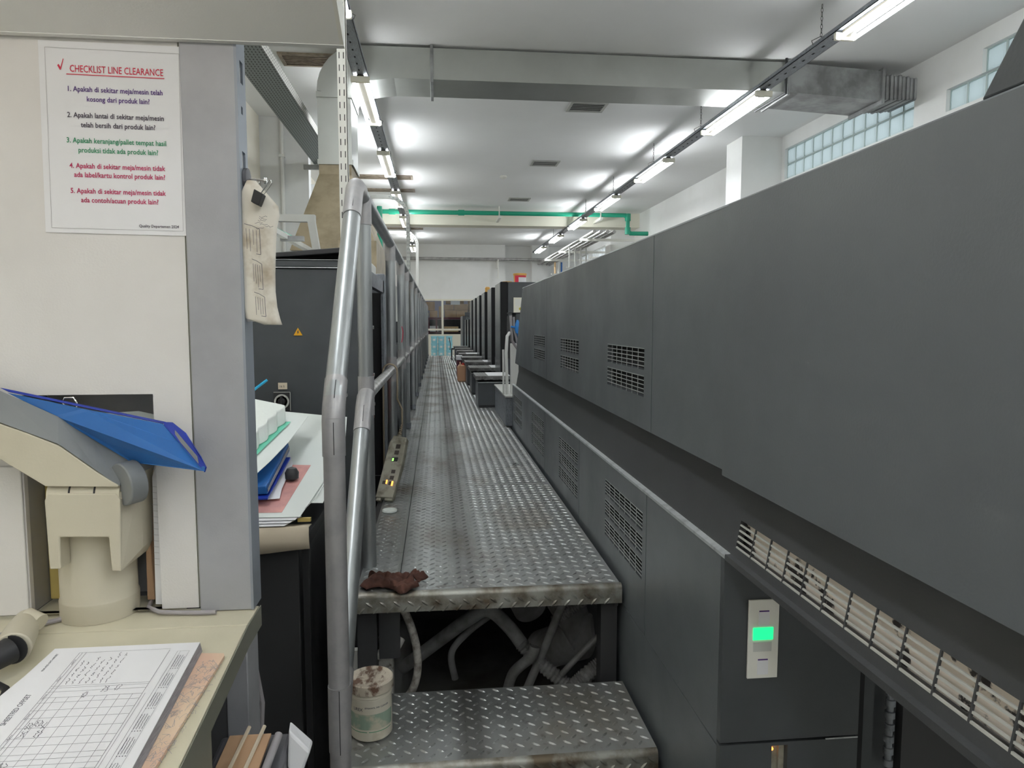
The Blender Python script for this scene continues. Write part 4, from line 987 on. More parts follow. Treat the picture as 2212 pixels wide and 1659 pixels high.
MB().tube([(-.19, 1.885, .558), (-.15, 1.880, .553), (-.12, 1.89, .562), (-.105, 1.91, .585)], .013, 10).build('collar', M['clay'], t, smooth=True)
MB().box(-.238, -.222, 1.90, 1.92, 0, .56).build('white_strip', M['lamp_white'], t)
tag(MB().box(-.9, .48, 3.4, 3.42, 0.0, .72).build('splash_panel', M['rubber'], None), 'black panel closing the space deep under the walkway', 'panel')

# ------------------------------------------------------------------ left machine
cab = thing('switch_cabinet', 'black switch cabinet with warning triangle left of the handrail', 'cabinet', (-.7, 2.9, 0))
CXR = -.262
MB().box(-1.3, CXR - .0, 2.70, 2.95, .03, 1.648).build('cabinet_body', M['press_dk'], cab, .003)
MB().box(-1.3, CXR, 2.695, 2.95, 1.6555, 1.680).build('top_rail', M['press_dk'], cab, .003)
MB().hexa([(-.80, 2.71, 1.672), (-.305, 2.71, 1.712), (-.305, 3.4, 1.712), (-.80, 3.4, 1.672)], [(-.80, 2.71, 1.688), (-.305, 2.71, 1.732), (-.305, 3.4, 1.732), (-.80, 3.4, 1.688)]).build('lid', M['rubber'], cab, .003)
MB().box(-.80, -.32, 2.80, 3.3, 1.64, 1.71).build('lid_recess', M['black'], cab)
MB().box(-1.3, CXR, 2.692, 2.698, 1.6505, 1.654).box(-1.3, CXR, 2.690, 2.696, 1.680, 1.6815).build('trim_line', M['ledge'], cab)
tri = [(-.524, 1.404), (-.492, 1.404), (-.508, 1.432)]
MB().prism(tri, 2.6965, 2.699, 'y').build('warning_triangle', M['yellow'], cab)
MB().prism([(-.5085, 1.422), (-.5115, 1.4145), (-.5085, 1.4145), (-.5105, 1.408), (-.504, 1.4162), (-.507, 1.4162), (-.5055, 1.422)], 2.6955, 2.6966, 'y').build('lightning_bolt', M['ink'], cab)
sw = MB().box(-.602, -.540, 2.690, 2.700, 1.125, 1.195).build('switch_plate', M['rubber'], cab, .002)
Ts = Matrix.Translation((-.571, 2.689, 1.160)) @ Matrix.Rotation(pi / 2, 4, 'X')
MB().lathe([(.027, 0), (.027, .004), (.021, .004), (.021, 0)], (0, 0, 0), 28, Ts).build('dial_ring', M['bar_lt'], sw, smooth=True)
MB().box(-.575, -.567, 2.672, 2.690, 1.140, 1.182).lathe([(.014, 0), (.013, .012)], (0, 0, 0), 20, Ts).build('dial_knob', M['rubber'], sw, .002)
MB().box(-.600, -.541, 2.688, 2.6905, 1.1935, 1.1955).box(-.5415, -.5395, 2.688, 2.6905, 1.125, 1.195).build('plate_edge', M['bar_lt'], sw)
pl = MB().box(-.584, -.552, 2.694, 2.699, 1.205, 1.229).build('rating_plate', M['kraft'], cab)
text('rating_digits', '16 5', .011, M['ink'], pl, frame((-.580, 2.6935, 1.212), (1, 0, 0), (0, 0, 1)))
MB().lathe([(.009, 0), (.009, .004), (.006, .004), (.006, .001), (.003, .001), (.003, .003), (0, .003)], (0, 0, 0), 20, Matrix.Translation((-.340, 2.698, 1.181)) @ Matrix.Rotation(pi / 2, 4, 'X')).build('lock', M['chrome'], cab, smooth=True)
# open frame behind the black cabinet
fm = thing('open_frame', 'open black machine frame holding a red extinguisher', 'machine', (-.5, 3.3, 0))
MB().box(-.275, CXR, 2.96, 2.99, .03, 1.66).box(-.275, CXR, 3.62, 3.68, .03, 1.66).box(-.285, CXR, 2.96, 3.68, 1.60, 1.66).build('frame_members', M['channel'], fm)
MB().box(-1.2, -1.15, 2.96, 3.7, .03, 1.66).build('frame_upright', M['channel'], fm)
MB().box(-1.15, -.275, 3.66, 3.68, .03, 1.6).box(-.55, -.54, 2.96, 3.66, .03, 1.6).build('back_wall', M['rubber'], fm)
for z in (1.43, 1.22, 1.09): MB().tube([(-.5, 3.2, z), (-.275, 3.2, z)], .008, 8).build('bar', M['bar'], fm, smooth=True)
MB().box(-.30, -.28, 3.12, 3.2, 1.28, 1.36).build('relay_box', M['cream_mach'], fm, .003)
ex = thing('fire_extinguisher', 'small red extinguisher inside the open black frame', 'extinguisher', (-.31, 3.1, 1.0))
MB().lathe([(.03, 0), (.034, .01), (.034, .20), (.02, .235), (.012, .24)], (-.305, 3.11, 1.03), 18).build('cylinder', M['ext_red'], ex, smooth=True)
wraplabel((-.305, 3.11), .0345, 1.13, 1.19, 200, 360, 'peach', ex, 'label_band')
# long pale machine beyond
lm = thing('press_cover', 'pale grey covers of the left machine behind the handrail', 'machine', (-.6, 6, 0))
MB().box(-1.3, CXR, 3.72, 4.6, .03, 1.70).build('grey_cover', M['channel'], lm, .004)
MB().box(CXR - .003, CXR + .002, 3.80, 4.5, .9, 1.52).build('side_door', M['cream_mach'], lm, .003)
MB().prism([(3.8, 1.50), (3.85, 1.50), (4.05, 1.0), (4.0, .8), (3.8, .8)], CXR + .002, CXR + .006, 'x').build('door_gap', M['rubber'], lm)
MB().box(-1.3, -.46, 3.72, 5.4, 1.70, 1.74).build('deck', M['cream_mach'], lm)
MB().prism([(-.50, 1.62), (-.44, 1.62), (-.44, 1.86), (-.46, 1.88), (-.50, 1.88)], 4.3, 5.4, 'y').build('white_cover', M['cream_mach'], lm, .01)
MB().box(-1.4, -.28, 4.65, 14.6, .03, 1.30).build('dark_base', M['press_dk'], lm)
for k in range(9):
    y = 4.9 + 1.07 * k
    MB().box(-1.3, -.32, y, y + .55, 1.30, 1.76).build('unit_cover', M['wall'] if k % 2 == 0 else M['cream_mach'], lm, .02)
    MB().box(-.40, -.27, y + .6, y + 1.0, 1.30, 1.46).build('unit_side', M['press_dk'], lm, .004)
# bent grey frame above the black cabinet
bf = thing('rail_frame', 'bent grey flat-bar frame rising above the black cabinet', 'frame', (-.9, 3.6, 1.7))
MB().box(-1.15, -.585, 3.60, 3.64, 1.942, 1.976).build('cross_bar', M['cream_mach'], bf)
MB().hexa([(-.620, 3.60, 1.9415), (-.585, 3.60, 1.9415), (-.585, 3.64, 1.9415), (-.620, 3.64, 1.9415)], [(-.590, 3.6, 1.742), (-.555, 3.6, 1.742), (-.555, 3.64, 1.742), (-.590, 3.64, 1.742)]).build('leg', M['cream_mach'], bf)
MB().hexa([(-.95, 3.9, 1.97), (-.92, 3.9, 1.97), (-.92, 3.9, 2.0), (-.95, 3.9, 2.0)], [(-.95, 6.2, 1.97), (-.90, 6.2, 1.97), (-.90, 6.2, 2.0), (-.95, 6.2, 2.0)]).build('side_bar', M['cream_mach'], bf)
MB().box(-.96, -.82, 4.6, 4.65, 1.96, 1.99).build('cross_strap', M['galv_dusty'], bf)

# ------------------------------------------------------------------ black stand with papers, foam and folders
sd = thing('paper_stand', 'black stand piled with plates and folders between console and handrail', 'stand', (-.5, 1.9, 0))
MB().box(-1.0, -.318, 1.76, 2.30, .90, .93).build('stand_top', M['rubber'], sd)
MB().box(-1.0, -.345, 1.77, 2.25, .03, .90).build('stand_body', M['desk_dark'], sd, .004)
MB().box(-.336, -.320, 1.765, 1.785, .03, .90).build('edge_strip', M['rubber'], sd)
tag(MB().prism([(1.86, .932), (2.30, .932), (2.30, 1.05)], -.95, -.42, 'x').build('support_block', M['rubber'], None), 'black support under the tilted plates on the black stand', 'block')
def sheet(poly, name, m, label, cat, th=.0012, group=None, parent=None):
    """thin sheet through a loop of 3D points"""
    P = [Vector(p) for p in poly]; n = (P[1] - P[0]).cross(P[2] - P[0]).normalized()
    if n.z < 0: n = -n
    k = len(P)
    mb = MB().add(P + [p + n * th for p in P], [tuple(range(k)), tuple(range(2 * k - 1, k - 1, -1))] + [(i, (i + 1) % k, (i + 1) % k + k, i + k) for i in range(k)])
    o = mb.build(name, M[m], parent)
    if label: tag(o, label, cat, group)
    return o
def SP(x, y, off=0):      # tilted surface of the pile
    return (x, y, .957 + (y - 1.75) * .263 + off)
# draped cream cloth over the front of the stand
m = MB(); n = 10; rows = [(1.80, .945), (1.757, .950), (1.748, .935), (1.745, .915), (1.745, .898)]
vs = []; 
for i in range(n + 1):
    x = -.62 + (.302) * i / n
    for j, (y, z) in enumerate(rows): vs.append((x + (.001 * j if i == n else 0), y - .002 * sin(i * 1.3) * (j > 1), z - .006 * (j == 4) * sin(pi * i / n) - .012 * (j == 4) * (1 - i / n)))
m.add(vs, [(i * 5 + j, (i + 1) * 5 + j, (i + 1) * 5 + j + 1, i * 5 + j + 1) for i in range(n) for j in range(4)])
o = m.build('drape', M['kraft'], None, smooth=True); s_ = o.modifiers.new('thick', 'SOLIDIFY'); s_.thickness = .002
tag(o, 'cream cover sheet hanging over the front edge of the black stand', 'sheet')
m = MB().box(-.462, -.445, 1.738, 1.742, .893, .93).box(-.350, -.318, 1.79, 1.80, .953, .962)
tag(m.build('tape', M['tape'], None), 'yellow tape pieces on the cream cover sheet', 'tape')
sheet([SP(-.75, 1.79), SP(-.345, 1.83), SP(-.328, 1.853), SP(-.297, 1.852), SP(-.272, 2.08), SP(-.302, 2.42), SP(-.391, 2.44), SP(-.533, 2.48), SP(-.75, 2.50)], 'printing_plate', 'sheet', 'large white plate sheet at the bottom of the pile', 'sheet')
p2 = sheet([SP(-.70, 1.785, .004), SP(-.342, 1.778, .004), SP(-.328, 1.855, .004), SP(-.312, 1.951, .004), SP(-.315, 2.134, .004), SP(-.40, 2.401, .004), SP(-.62, 2.44, .004)], 'printing_plate', 'sheet', 'white proof sheet with pink panel on the pile', 'sheet')
sheet([SP(-.62, 1.804, .0056), SP(-.390, 1.800, .0056), SP(-.361, 2.058, .0056), SP(-.55, 2.075, .0056)], 'pink_print', 'pink', None, None, .0003, parent=p2)
for k in range(3):
    sheet([SP(-.70, 1.772 - .007 * k, .001 - .0035 * k), SP(-.352 - .012 * k, 1.770 - .007 * k, .001 - .0035 * k), SP(-.342, 1.80, .001 - .0035 * k), SP(-.65, 1.82, .001 - .0035 * k)], 'paper_sheet', 'paper', '%s loose white sheet edge showing under the pink proof' % ['upper', 'middle', 'lowest'][k], 'sheet', group='loose sheets under the proof')
m = MB().tube([SP(-.336, 1.815, .006), SP(-.318, 1.87, .010), SP(-.300, 1.96, .02)], .0006, 4).tube([SP(-.336, 1.812, .006), SP(-.314, 1.88, .006), SP(-.298, 1.98, .012)], .0006, 4)
tag(m.build('wire', M['chrome'], None), 'thin pale wire lying on the proof sheet corner', 'wire')
# blue folders
bfold = thing('lever_folder', 'bright blue document box lying tilted on the pile', 'folder', (-.47, 1.9, 1.05))
MB().hexa([(-.60, 1.835, 1.014), (-.432, 1.838, 1.014), (-.426, 2.095, 1.080), (-.60, 2.095, 1.080)], [(-.60, 1.838, 1.036), (-.435, 1.836, 1.036), (-.430, 2.095, 1.104), (-.60, 2.095, 1.104)]).build('folder_body', M['blue'], bfold, .002)
MB().hexa([(-.60, 1.828, 1.002), (-.430, 1.828, 1.002), (-.418, 2.06, 1.062), (-.60, 2.06, 1.062)], [(-.60, 1.828, 1.007), (-.430, 1.828, 1.007), (-.418, 2.06, 1.068), (-.60, 2.06, 1.068)]).build('folder_flap', M['blue_dk'], bfold, .001)
MB().hexa([(-.4315, 1.842, 1.020), (-.4305, 1.842, 1.020), (-.4250, 2.09, 1.086), (-.4260, 2.09, 1.086)], [(-.4325, 1.842, 1.028), (-.4315, 1.842, 1.028), (-.4270, 2.09, 1.095), (-.4280, 2.09, 1.095)]).build('page_edge', M['paper_side'], bfold)
sheet([(-.60, 1.86, .996), (-.444, 1.854, .996), (-.406, 1.854, .998), (-.411, 1.906, 1.012), (-.409, 2.049, 1.050), (-.440, 2.15, 1.072), (-.60, 2.15, 1.072)], 'paper_sheet', 'paper', 'curled white sheet under the blue document box', 'sheet', .001)
sheet([(-.60, 1.83, 1.064), (-.461, 1.827, 1.064), (-.439, 1.912, 1.086), (-.415, 2.025, 1.116), (-.392, 2.21, 1.165), (-.486, 2.257, 1.177), (-.62, 2.27, 1.180)], 'card_sheet', 'sheet', 'white card lying over the blue document box', 'sheet', .001)
sheet([(-.60, 1.922, 1.094), (-.484, 1.922, 1.094), (-.434, 2.156, 1.156), (-.60, 2.162, 1.157)], 'card_sheet', 'mint', 'mint green card under the white foam block', 'card', .001)
m = MB(); outl = []
for k in range(4):
    xa, ya = -.500 + .0125 * k, 1.935 + .058 * k
    for q in range(6):
        a = q / 6; outl.append((xa + .0125 * a + .009 * sin(pi * a), ya + .058 * a))
outl += [(-.462, 2.167), (-.62, 2.25), (-.62, 1.935)]
zb = lambda y: 1.0995 + (y - 1.935) * .263
n = len(outl)
m.add([(x, y, zb(y)) for x, y in outl] + [(x - .004, y + .012, zb(y) + .048) for x, y in outl], [tuple(range(n)), tuple(range(2 * n - 1, n - 1, -1))] + [(i, (i + 1) % n, (i + 1) % n + n, i + n) for i in range(n)])
tag(m.build('foam_block', M['foam'], None, .004), 'white foam block with scalloped edge on top of the pile', 'foam')
m = MB().lathe([(.006, 0), (.018, .006), (.019, .022), (.012, .034), (.0, .038)], (-.396, 1.965, 1.021), 16)
tag(m.build('sponge', M['desk_dark'], None, smooth=True), 'dark olive sponge tucked beside the blue document box', 'sponge')
tag(MB().tube([(-.56, 2.25, 1.245), (-.520, 2.25, 1.275)], .004, 8).build('plastic_straw', M['straw'], None, smooth=True), 'cyan plastic stick rising behind the foam block', 'stick')

# ------------------------------------------------------------------ console: desk, panel, post, hood
cn = thing('press_console', 'putty grey press console with sloped desk, back panel and lamp hood', 'console', (-.7, 1.0, 0))
PY = 1.18
pf = lambda u, v, d: (u, PY + d, v)
MB().panel(-1.4, -.392, .984, 1.98, [(-.650, -.450, .984, 1.337)], pf, .010).build('back_panel', M['console'], cn, .001)
MB().box(-1.4, -.652, PY - .004, PY - .0005, .984, 1.225).build('lower_leaf', M['console'], cn, .002)
MB().box(-.664, -.651, PY + .0105, 1.262, .984, 1.338).box(-.449, -.436, PY + .0105, 1.262, .984, 1.338).box(-.664, -.436, PY + .0105, 1.262, 1.338, 1.35).box(-.664, -.436, 1.2625, 1.272, .984, 1.35).build('niche_box', M['console_grey'], cn)
psf = lambda u, v, d: (-.304 - d, u, v)
holes = [(1.194, 1.212, 1.828, 1.862), (1.196, 1.205, 1.780, 1.792), (1.194, 1.212, 1.690, 1.722)]
MB().box(-.389, -.306, 1.176, 1.182, .978, 1.96).build('post_face', M['console_grey'], cn, .002)
MB().panel(1.176, 1.226, .978, 1.96, holes, psf, .004).box(-.385, -.312, 1.20, 1.226, .978, 1.96).build('post_side', M['console_side'], cn)
MB().box(-.3915, -.389, 1.181, 1.1835, .985, 1.96).build('panel_seam', M['desk_side'], cn)
# hood: sloped underside over the desk
MB().hexa([(-1.4, 1.165, 1.880), (-.145, 1.165, 1.880), (-.145, .62, 2.12), (-1.4, .62, 2.12)], [(-1.4, 1.165, 1.90), (-.145, 1.165, 1.90), (-.145, .62, 2.14), (-1.4, .62, 2.14)]).build('hood_panel', M['hood'], cn)
MB().hexa([(-.145, 1.165, 1.880), (-.139, 1.165, 1.880), (-.139, .62, 2.12), (-.145, .62, 2.12)], [(-.145, 1.165, 1.94), (-.139, 1.165, 1.94), (-.139, .62, 2.18), (-.145, .62, 2.18)]).build('hood_flange', M['lamp_white'], cn)
MB().box(-1.4, -.139, 1.165, 1.178, 1.879, 1.94).build('hood_rear_lip', M['hood'], cn)
MB().box(-1.2, -.25, .50, .62, 2.13, 2.2).build('lamp_housing', M['hood'], cn)
MB().cyl((-1.1, .66, 2.01), (-.30, .66, 2.01), .014, n=8).build('viewing_lamp', M['lamp_hood'], cn)
# desk
sl = .1225
def dz(y): return .977 - (1.118 - y) * sl
MB().box(-1.4, -.300, 1.119, 1.195, .945, .977).box(-.66, -.44, 1.195, 1.262, .945, .977).build('rear_shelf', M['desk'], cn, .0015)
MB().hexa([(-1.4, .30, dz(.30) - .032), (-.300, .30, dz(.30) - .032), (-.300, 1.117, .945), (-1.4, 1.117, .945)], [(-1.4, .30, dz(.30)), (-.300, .30, dz(.30)), (-.300, 1.117, .977), (-1.4, 1.117, .977)]).build('desk_top', M['desk'], cn, .0015)
MB().hexa([(-.2995, .30, dz(.30) - .036), (-.2980, .30, dz(.30) - .036), (-.2980, 1.12, .941), (-.2995, 1.12, .941)], [(-.2995, .30, dz(.30) - .002), (-.2980, .30, dz(.30) - .002), (-.2980, 1.12, .9755), (-.2995, 1.12, .9755)]).box(-.2995, -.298, 1.12, 1.20, .941, .9755).build('desk_edge', M['desk_side'], cn)
MB().hexa([(-.306, .30, .72), (-.300, .30, .72), (-.300, .93, .78), (-.306, .93, .78)], [(-.306, .30, dz(.30) - .034), (-.300, .30, dz(.30) - .034), (-.300, .93, dz(.93) - .034), (-.306, .93, dz(.93) - .034)]).build('apron', M['desk_side'], cn)
MB().box(-1.4, -.345, .60, 1.17, 0.02, .90).build('pedestal', M['desk_dark'], cn, .004)
MB().box(-.345, -.310, 1.15, 1.22, 0.02, .945).build('rear_leg', M['console_grey'], cn, .002)
# ---- poster
po = thing('poster', 'laminated checklist poster on the console back panel', 'poster', (-.49, PY, 1.73))
TL = Vector((-.5925, PY - .0015, 1.8745)); TR = Vector((-.3855, PY - .0015, 1.8725)); BL = Vector((-.5965, PY - .0015, 1.589)); BR = Vector((-.386, PY - .0015, 1.586))
MB().hexa([TL, TR, BR, BL], [v + Vector((0, .001, 0)) for v in (TL, TR, BR, BL)]).build('paper_sheet', M['paper'], po)
U = (BR - BL); V = (TL - BL); Wp, Hp = U.length, V.length
def PT(fx, fy):           # fractions from top-left
    return BL + U * fx + V * (1 - fy) + Vector((0, -.0006, 0))
def ptext(s, fx, fy, size, mm, align='CENTER', name='printed_line', bold=.00016, sx=1.0):
    return text(name, s, size, M[mm], po, frame(PT(fx, fy), U, V), align, .00002, bold, sx)
ptext('CHECKLIST LINE CLEARANCE', .530, .155, .0146, 'red', name='heading', bold=.0001, sx=.70)
MB().add([PT(.185, .170), PT(.860, .170), PT(.860, .1655), PT(.185, .1655)], [(0, 1, 2, 3)]).build('heading_underline', M['red'], po)
MB().add([PT(.125, .125), PT(.135, .118), PT(.147, .133), PT(.166, .088), PT(.170, .092), PT(.148, .148), PT(.142, .148)], [(0, 1, 2, 3, 4, 5, 6)]).build('tick_mark', M['red'], po)
lines = [('1. Apakah di sekitar meja/mesin telah', .255, 'purple', .50), ('kosong dari produk lain?', .305, 'purple', .52),
         ('2. Apakah lantai di sekitar meja/mesin', .390, 'dkprint', .50), ('telah bersih dari produk lain?', .440, 'dkprint', .515),
         ('3. Apakah keranjang/pallet tempat hasil', .522, 'greenp', .50), ('produksi tidak ada produk lain?', .572, 'greenp', .51),
         ('4. Apakah di sekitar meja/mesin tidak', .655, 'crimson', .50), ('ada label/kartu kontrol produk lain?', .702, 'crimson', .515),
         ('5. Apakah di sekitar meja/mesin tidak', .787, 'crimson', .50), ('ada contoh/acuan produk lain?', .835, 'crimson', .51)]
for s_, fy, mm, fx in lines: ptext(s_, fx + .015, fy, .0108, mm, sx=.86)
ptext('Quality Departemen 2024', .935, .960, .0062, 'dkprint', 'RIGHT', 'footer_line', .00005, .9)
m = MB()
for a, b in (((.045, .035), (.965, .035)), ((.965, .035), (.965, .975)), ((.965, .975), (.045, .975)), ((.045, .975), (.045, .035))):
    p, q = PT(*a), PT(*b); d = (q - p).normalized(); nv = d.cross(Vector((0, 1, 0))) * .00022
    m.add([p - nv, q - nv, q + nv, p + nv], [(0, 1, 2, 3)])
m.build('border_line', M['cable_grey'], po)
# ---- magnet hook, hanging notes, bulldog clip
hk = thing('magnet_hook', 'dark round magnet with hook on the console post', 'hook', (-.304, 1.2, 1.68))
Th = Matrix.Translation((-.3035, 1.203, 1.680)) @ Matrix.Rotation(pi / 2, 4, 'Y')
MB().lathe([(.017, 0), (.017, .006), (.008, .008), (.0, .008)], (0, 0, 0), 24, Th).build('magnet', M['magnet'], hk, smooth=True)
MB().tube([(-.296, 1.203, 1.680), (-.272, 1.203, 1.678)], .0022, 8).lathe([(.005, 0), (.005, .004)], (0, 0, 0), 12, Matrix.Translation((-.273, 1.203, 1.678)) @ Matrix.Rotation(pi / 2, 4, 'Y')).tube([(-.288, 1.203, 1.682), (-.286, 1.203, 1.673), (-.281, 1.203, 1.674), (-.280, 1.203, 1.681)], .0013, 6).build('hook_pin', M['chrome'], hk, smooth=True)
def hung(name, outline, rows, mm, label, yoff, wav, bulge):
    """paper hanging from the hook; outline(t) gives left/right x, rows give z"""
    m = MB(); nz, nx = len(rows), 10; vs = []
    for (z, xl, xr) in rows:
        for i in range(nx + 1):
            u = i / nx; x = xl + (xr - xl) * u; vs.append((x, 1.196 + yoff + wav * sin(z * 55) * .5 - bulge * sin(pi * u) + .004 * u, z + .0 * u))
    m.add(vs, [(j * (nx + 1) + i, j * (nx + 1) + i + 1, (j + 1) * (nx + 1) + i + 1, (j + 1) * (nx + 1) + i) for j in range(nz - 1) for i in range(nx)])
    o = m.build(name, M[mm], None, smooth=True); s_ = o.modifiers.new('thick', 'SOLIDIFY'); s_.thickness = .0006
    return tag(o, label, 'paper')
def zx(px, py, Y=1.18):   # photo position on the plane of the console post
    return (None)
rows_back = [(1.672, -.296, -.288), (1.640, -.318, -.29), (1.60, -.319, -.28), (1.55, -.321, -.28), (1.50, -.322, -.28), (1.461, -.323, -.277), (1.452, -.305, -.262)]
b_ = hung('paper_sheet', None, rows_back, 'paper', 'white ruled sheet hanging behind the soiled note', -.006, .002, .002)
rows_front = [(1.674, -.295, -.282), (1.655, -.305, -.266), (1.635, -.312, -.249), (1.620, -.316, -.2475), (1.60, -.316, -.252), (1.57, -.315, -.254), (1.53, -.314, -.2565), (1.50, -.312, -.257), (1.475, -.308, -.2545), (1.457, -.303, -.2505), (1.447, -.275, -.2475)]
fnote = hung('soiled_note', None, rows_front, 'paper_old', 'soiled folded note with pen diagrams hanging from the magnet hook', -.014, .003, .004)
W[fnote] = Matrix()
m = MB(); Tn = frame((0, 1.1765, 0), (1, 0, 0), (0, 0, 1))
for (x0, x1, z0, z1) in ((-.300, -.277, 1.560, 1.602), (-.290, -.275, 1.505, 1.547), (-.288, -.272, 1.462, 1.495)):
    ribbon(m, [(x0, z1 + .004), ((x0 + x1) / 2, z1 + .001), (x1, z1 - .004), (x1 + .001, z0 - .002), (x1 - .006, z0 - .001)], .0008, Tn, 0)
    for k in range(4):
        x = x0 + (x1 - x0) * (k + .5) / 4.5; ribbon(m, [(x, z1 - .003 - .001 * k), (x + .0008, z0 + random.random() * .02)], .0006, Tn, 0)
for k in range(7): scribble(m, -.285 + random.random() * .02, 1.617 - k * .003, .012, .003, Tn, 5, .0005)
m.build('pen_marks', M['ink'], fnote)
bc = thing('binder_clip', 'black binder clip with wire handle on the soiled note', 'clip', (-.276, 1.175, 1.655))
MB().hexa([(-.285, 1.160, 1.638), (-.273, 1.160, 1.632), (-.273, 1.178, 1.632), (-.285, 1.178, 1.638)], [(-.279, 1.158, 1.657), (-.266, 1.158, 1.650), (-.266, 1.180, 1.650), (-.279, 1.180, 1.657)]).build('clip_body', M['rubber'], bc, .001)
MB().tube([(-.271, 1.168, 1.652), (-.262, 1.166, 1.664), (-.258, 1.166, 1.671), (-.255, 1.166, 1.672), (-.254, 1.166, 1.668), (-.258, 1.166, 1.661), (-.267, 1.168, 1.650)], .0009, 6).build('wire_handle', M['chrome'], bc, smooth=True)
# ---- monitor arm
ar = thing('swivel_arm', 'beige and grey plastic swivel arm rising from the console shelf', 'arm', (-.552, 1.19, .977))
ac = (-.552, 1.196, .9775)
MB().lathe([(.0575, 0), (.058, .03), (.0575, .032), (.056, .034), (.056, .150), (.050, .153)], ac, 48).build('base_column', M['beige'], ar, smooth=True)
# yoke block
f0 = 1.112
yk = [(-.586, 1.185), (-.584, 1.079), (-.568, 1.079), (-.567, 1.128), (-.4975, 1.126), (-.495, 1.073), (-.482, 1.072), (-.478, 1.183), (-.484, 1.193), (-.580, 1.196)]
MB().prism(yk, f0, f0 + .03, 'y').build('yoke', M['beige'], ar, .002)
MB().hexa([(-.482, f0, 1.072), (-.473, 1.175, 1.090), (-.473, 1.215, 1.090), (-.482, 1.215, 1.072)], [(-.480, f0, 1.193), (-.467, 1.160, 1.215), (-.467, 1.215, 1.215), (-.480, 1.215, 1.193)]).build('yoke_side', M['beige'], ar, .003)
MB().box(-.583, -.482, 1.14, 1.215, 1.14, 1.19).build('yoke_core', M['beige'], ar)
MB().cyl((-.584, 1.136, 1.189), (-.480, 1.136, 1.189), .0225, n=32).build('hinge_barrel', M['beige'], ar, smooth=True)
for x in (-.553, -.517): MB().cyl((x, 1.136, 1.189), (x + .0025, 1.136, 1.189), .0232, n=32).build('barrel_groove', M['rubber'], ar)
MB().cyl((-.479, 1.118, 1.205), (-.462, 1.138, 1.207), .033, n=40).build('hinge_disc', M['beige_grey'], ar, .002, smooth=True)
# arm beam, beige front face and grey top-side face
arm_f = [(-.582, 1.207), (-.480, 1.2035), (-.479, 1.206), (-.508, 1.226), (-.561, 1.268), (-.601, 1.286), (-.641, 1.302), (-.80, 1.352), (-.80, 1.305), (-.644, 1.250)]
MB().prism(arm_f, 1.110, 1.118, 'y').build('beam_front', M['beige'], ar, .001)
mtop = MB()
fa = [(-.478, 1.111, 1.204), (-.508, 1.111, 1.228), (-.561, 1.111, 1.270), (-.641, 1.111, 1.304), (-.80, 1.111, 1.354)]
ba = [(-.478, 1.152, 1.236), (-.531, 1.152, 1.272), (-.580, 1.152, 1.307), (-.665, 1.152, 1.350), (-.80, 1.152, 1.400)]
bot = [(v[0], 1.152, v[2]) for v in fa]
mtop.add(fa + ba + bot, [(i, i + 1, i + 6, i + 5) for i in range(4)] + [(i + 5, i + 6, i + 11, i + 10) for i in range(4)] + [(i + 10, i + 11, i + 1, i) for i in range(4)] + [(0, 5, 10), (4, 14, 9)])
mtop.build('beam_side', M['beige_grey'], ar, .001)
# blue folder lying on the arm
fo = thing('folder', 'open blue plastic folder lying across the swivel arm', 'folder', (-.5, 1.15, 1.3))
sheet([(-.470, 1.142, 1.2345), (-.337, 1.062, 1.2345), (-.3365, 1.063, 1.240), (-.388, 1.115, 1.268), (-.426, 1.152, 1.2925), (-.544, 1.156, 1.3175), (-.655, 1.161, 1.343), (-.585, 1.154, 1.307), (-.530, 1.153, 1.270)], 'front_cover', 'blue', None, None, .0012, parent=fo)
sheet([(-.337, 1.062, 1.2330), (-.3350, 1.0635, 1.2400), (-.347, 1.078, 1.2540), (-.385, 1.130, 1.2815), (-.412, 1.154, 1.2945), (-.426, 1.156, 1.2950), (-.422, 1.148, 1.2905), (-.388, 1.113, 1.2690), (-.350, 1.072, 1.2445)], 'folder_edge', 'blue_dk', None, None, .0014, parent=fo)
sheet([(-.348, 1.0705, 1.2440), (-.352, 1.078, 1.2535), (-.402, 1.135, 1.2850), (-.398, 1.124, 1.2745)], 'page_wedge', 'beige_grey', None, None, .001, parent=fo)
sheet([(-.424, 1.158, 1.2945), (-.668, 1.166, 1.3500), (-.655, 1.163, 1.3440), (-.428, 1.157, 1.2920)], 'back_cover', 'blue_dk', None, None, .0012, parent=fo)
# files in the niche
nf = thing('file_stack', 'papers and brown folders standing in the console niche', 'file', (-.5, 1.28, .985))
MB().hexa([(-.466, 1.196, .986), (-.4515, 1.194, .986), (-.4515, 1.250, .986), (-.472, 1.250, .986)], [(-.462, 1.194, 1.20), (-.4515, 1.192, 1.225), (-.4515, 1.250, 1.225), (-.475, 1.250, 1.225)]).build('ruled_paper', M['paper'], nf)
MB().hexa([(-.487, 1.215, .986), (-.474, 1.215, .986), (-.474, 1.255, .986), (-.487, 1.255, .986)], [(-.485, 1.215, 1.14), (-.480, 1.215, 1.14), (-.480, 1.255, 1.20), (-.487, 1.255, 1.20)]).build('brown_folder', M['cardboard'], nf, .002)
MB().box(-.650, -.598, 1.235, 1.260, .986, 1.20).build('tan_folder', M['tape'], nf, .003)
MB().prism([(-.55, 1.27), (-.452, 1.255), (-.452, 1.296), (-.49, 1.305), (-.55, 1.302)], 1.222, 1.224, 'y').build('plastic_sleeve', M['sheet'], nf)
MB().prism([(-.55, 1.27), (-.455, 1.255), (-.455, 1.282), (-.49, 1.292), (-.55, 1.290)], 1.216, 1.218, 'y').build('cream_paper', M['beam'], nf)
m = MB(); Tn = frame((-.4650, 1.1930, 1.185), (1, -.1, -.02), (.0, 0, 1))
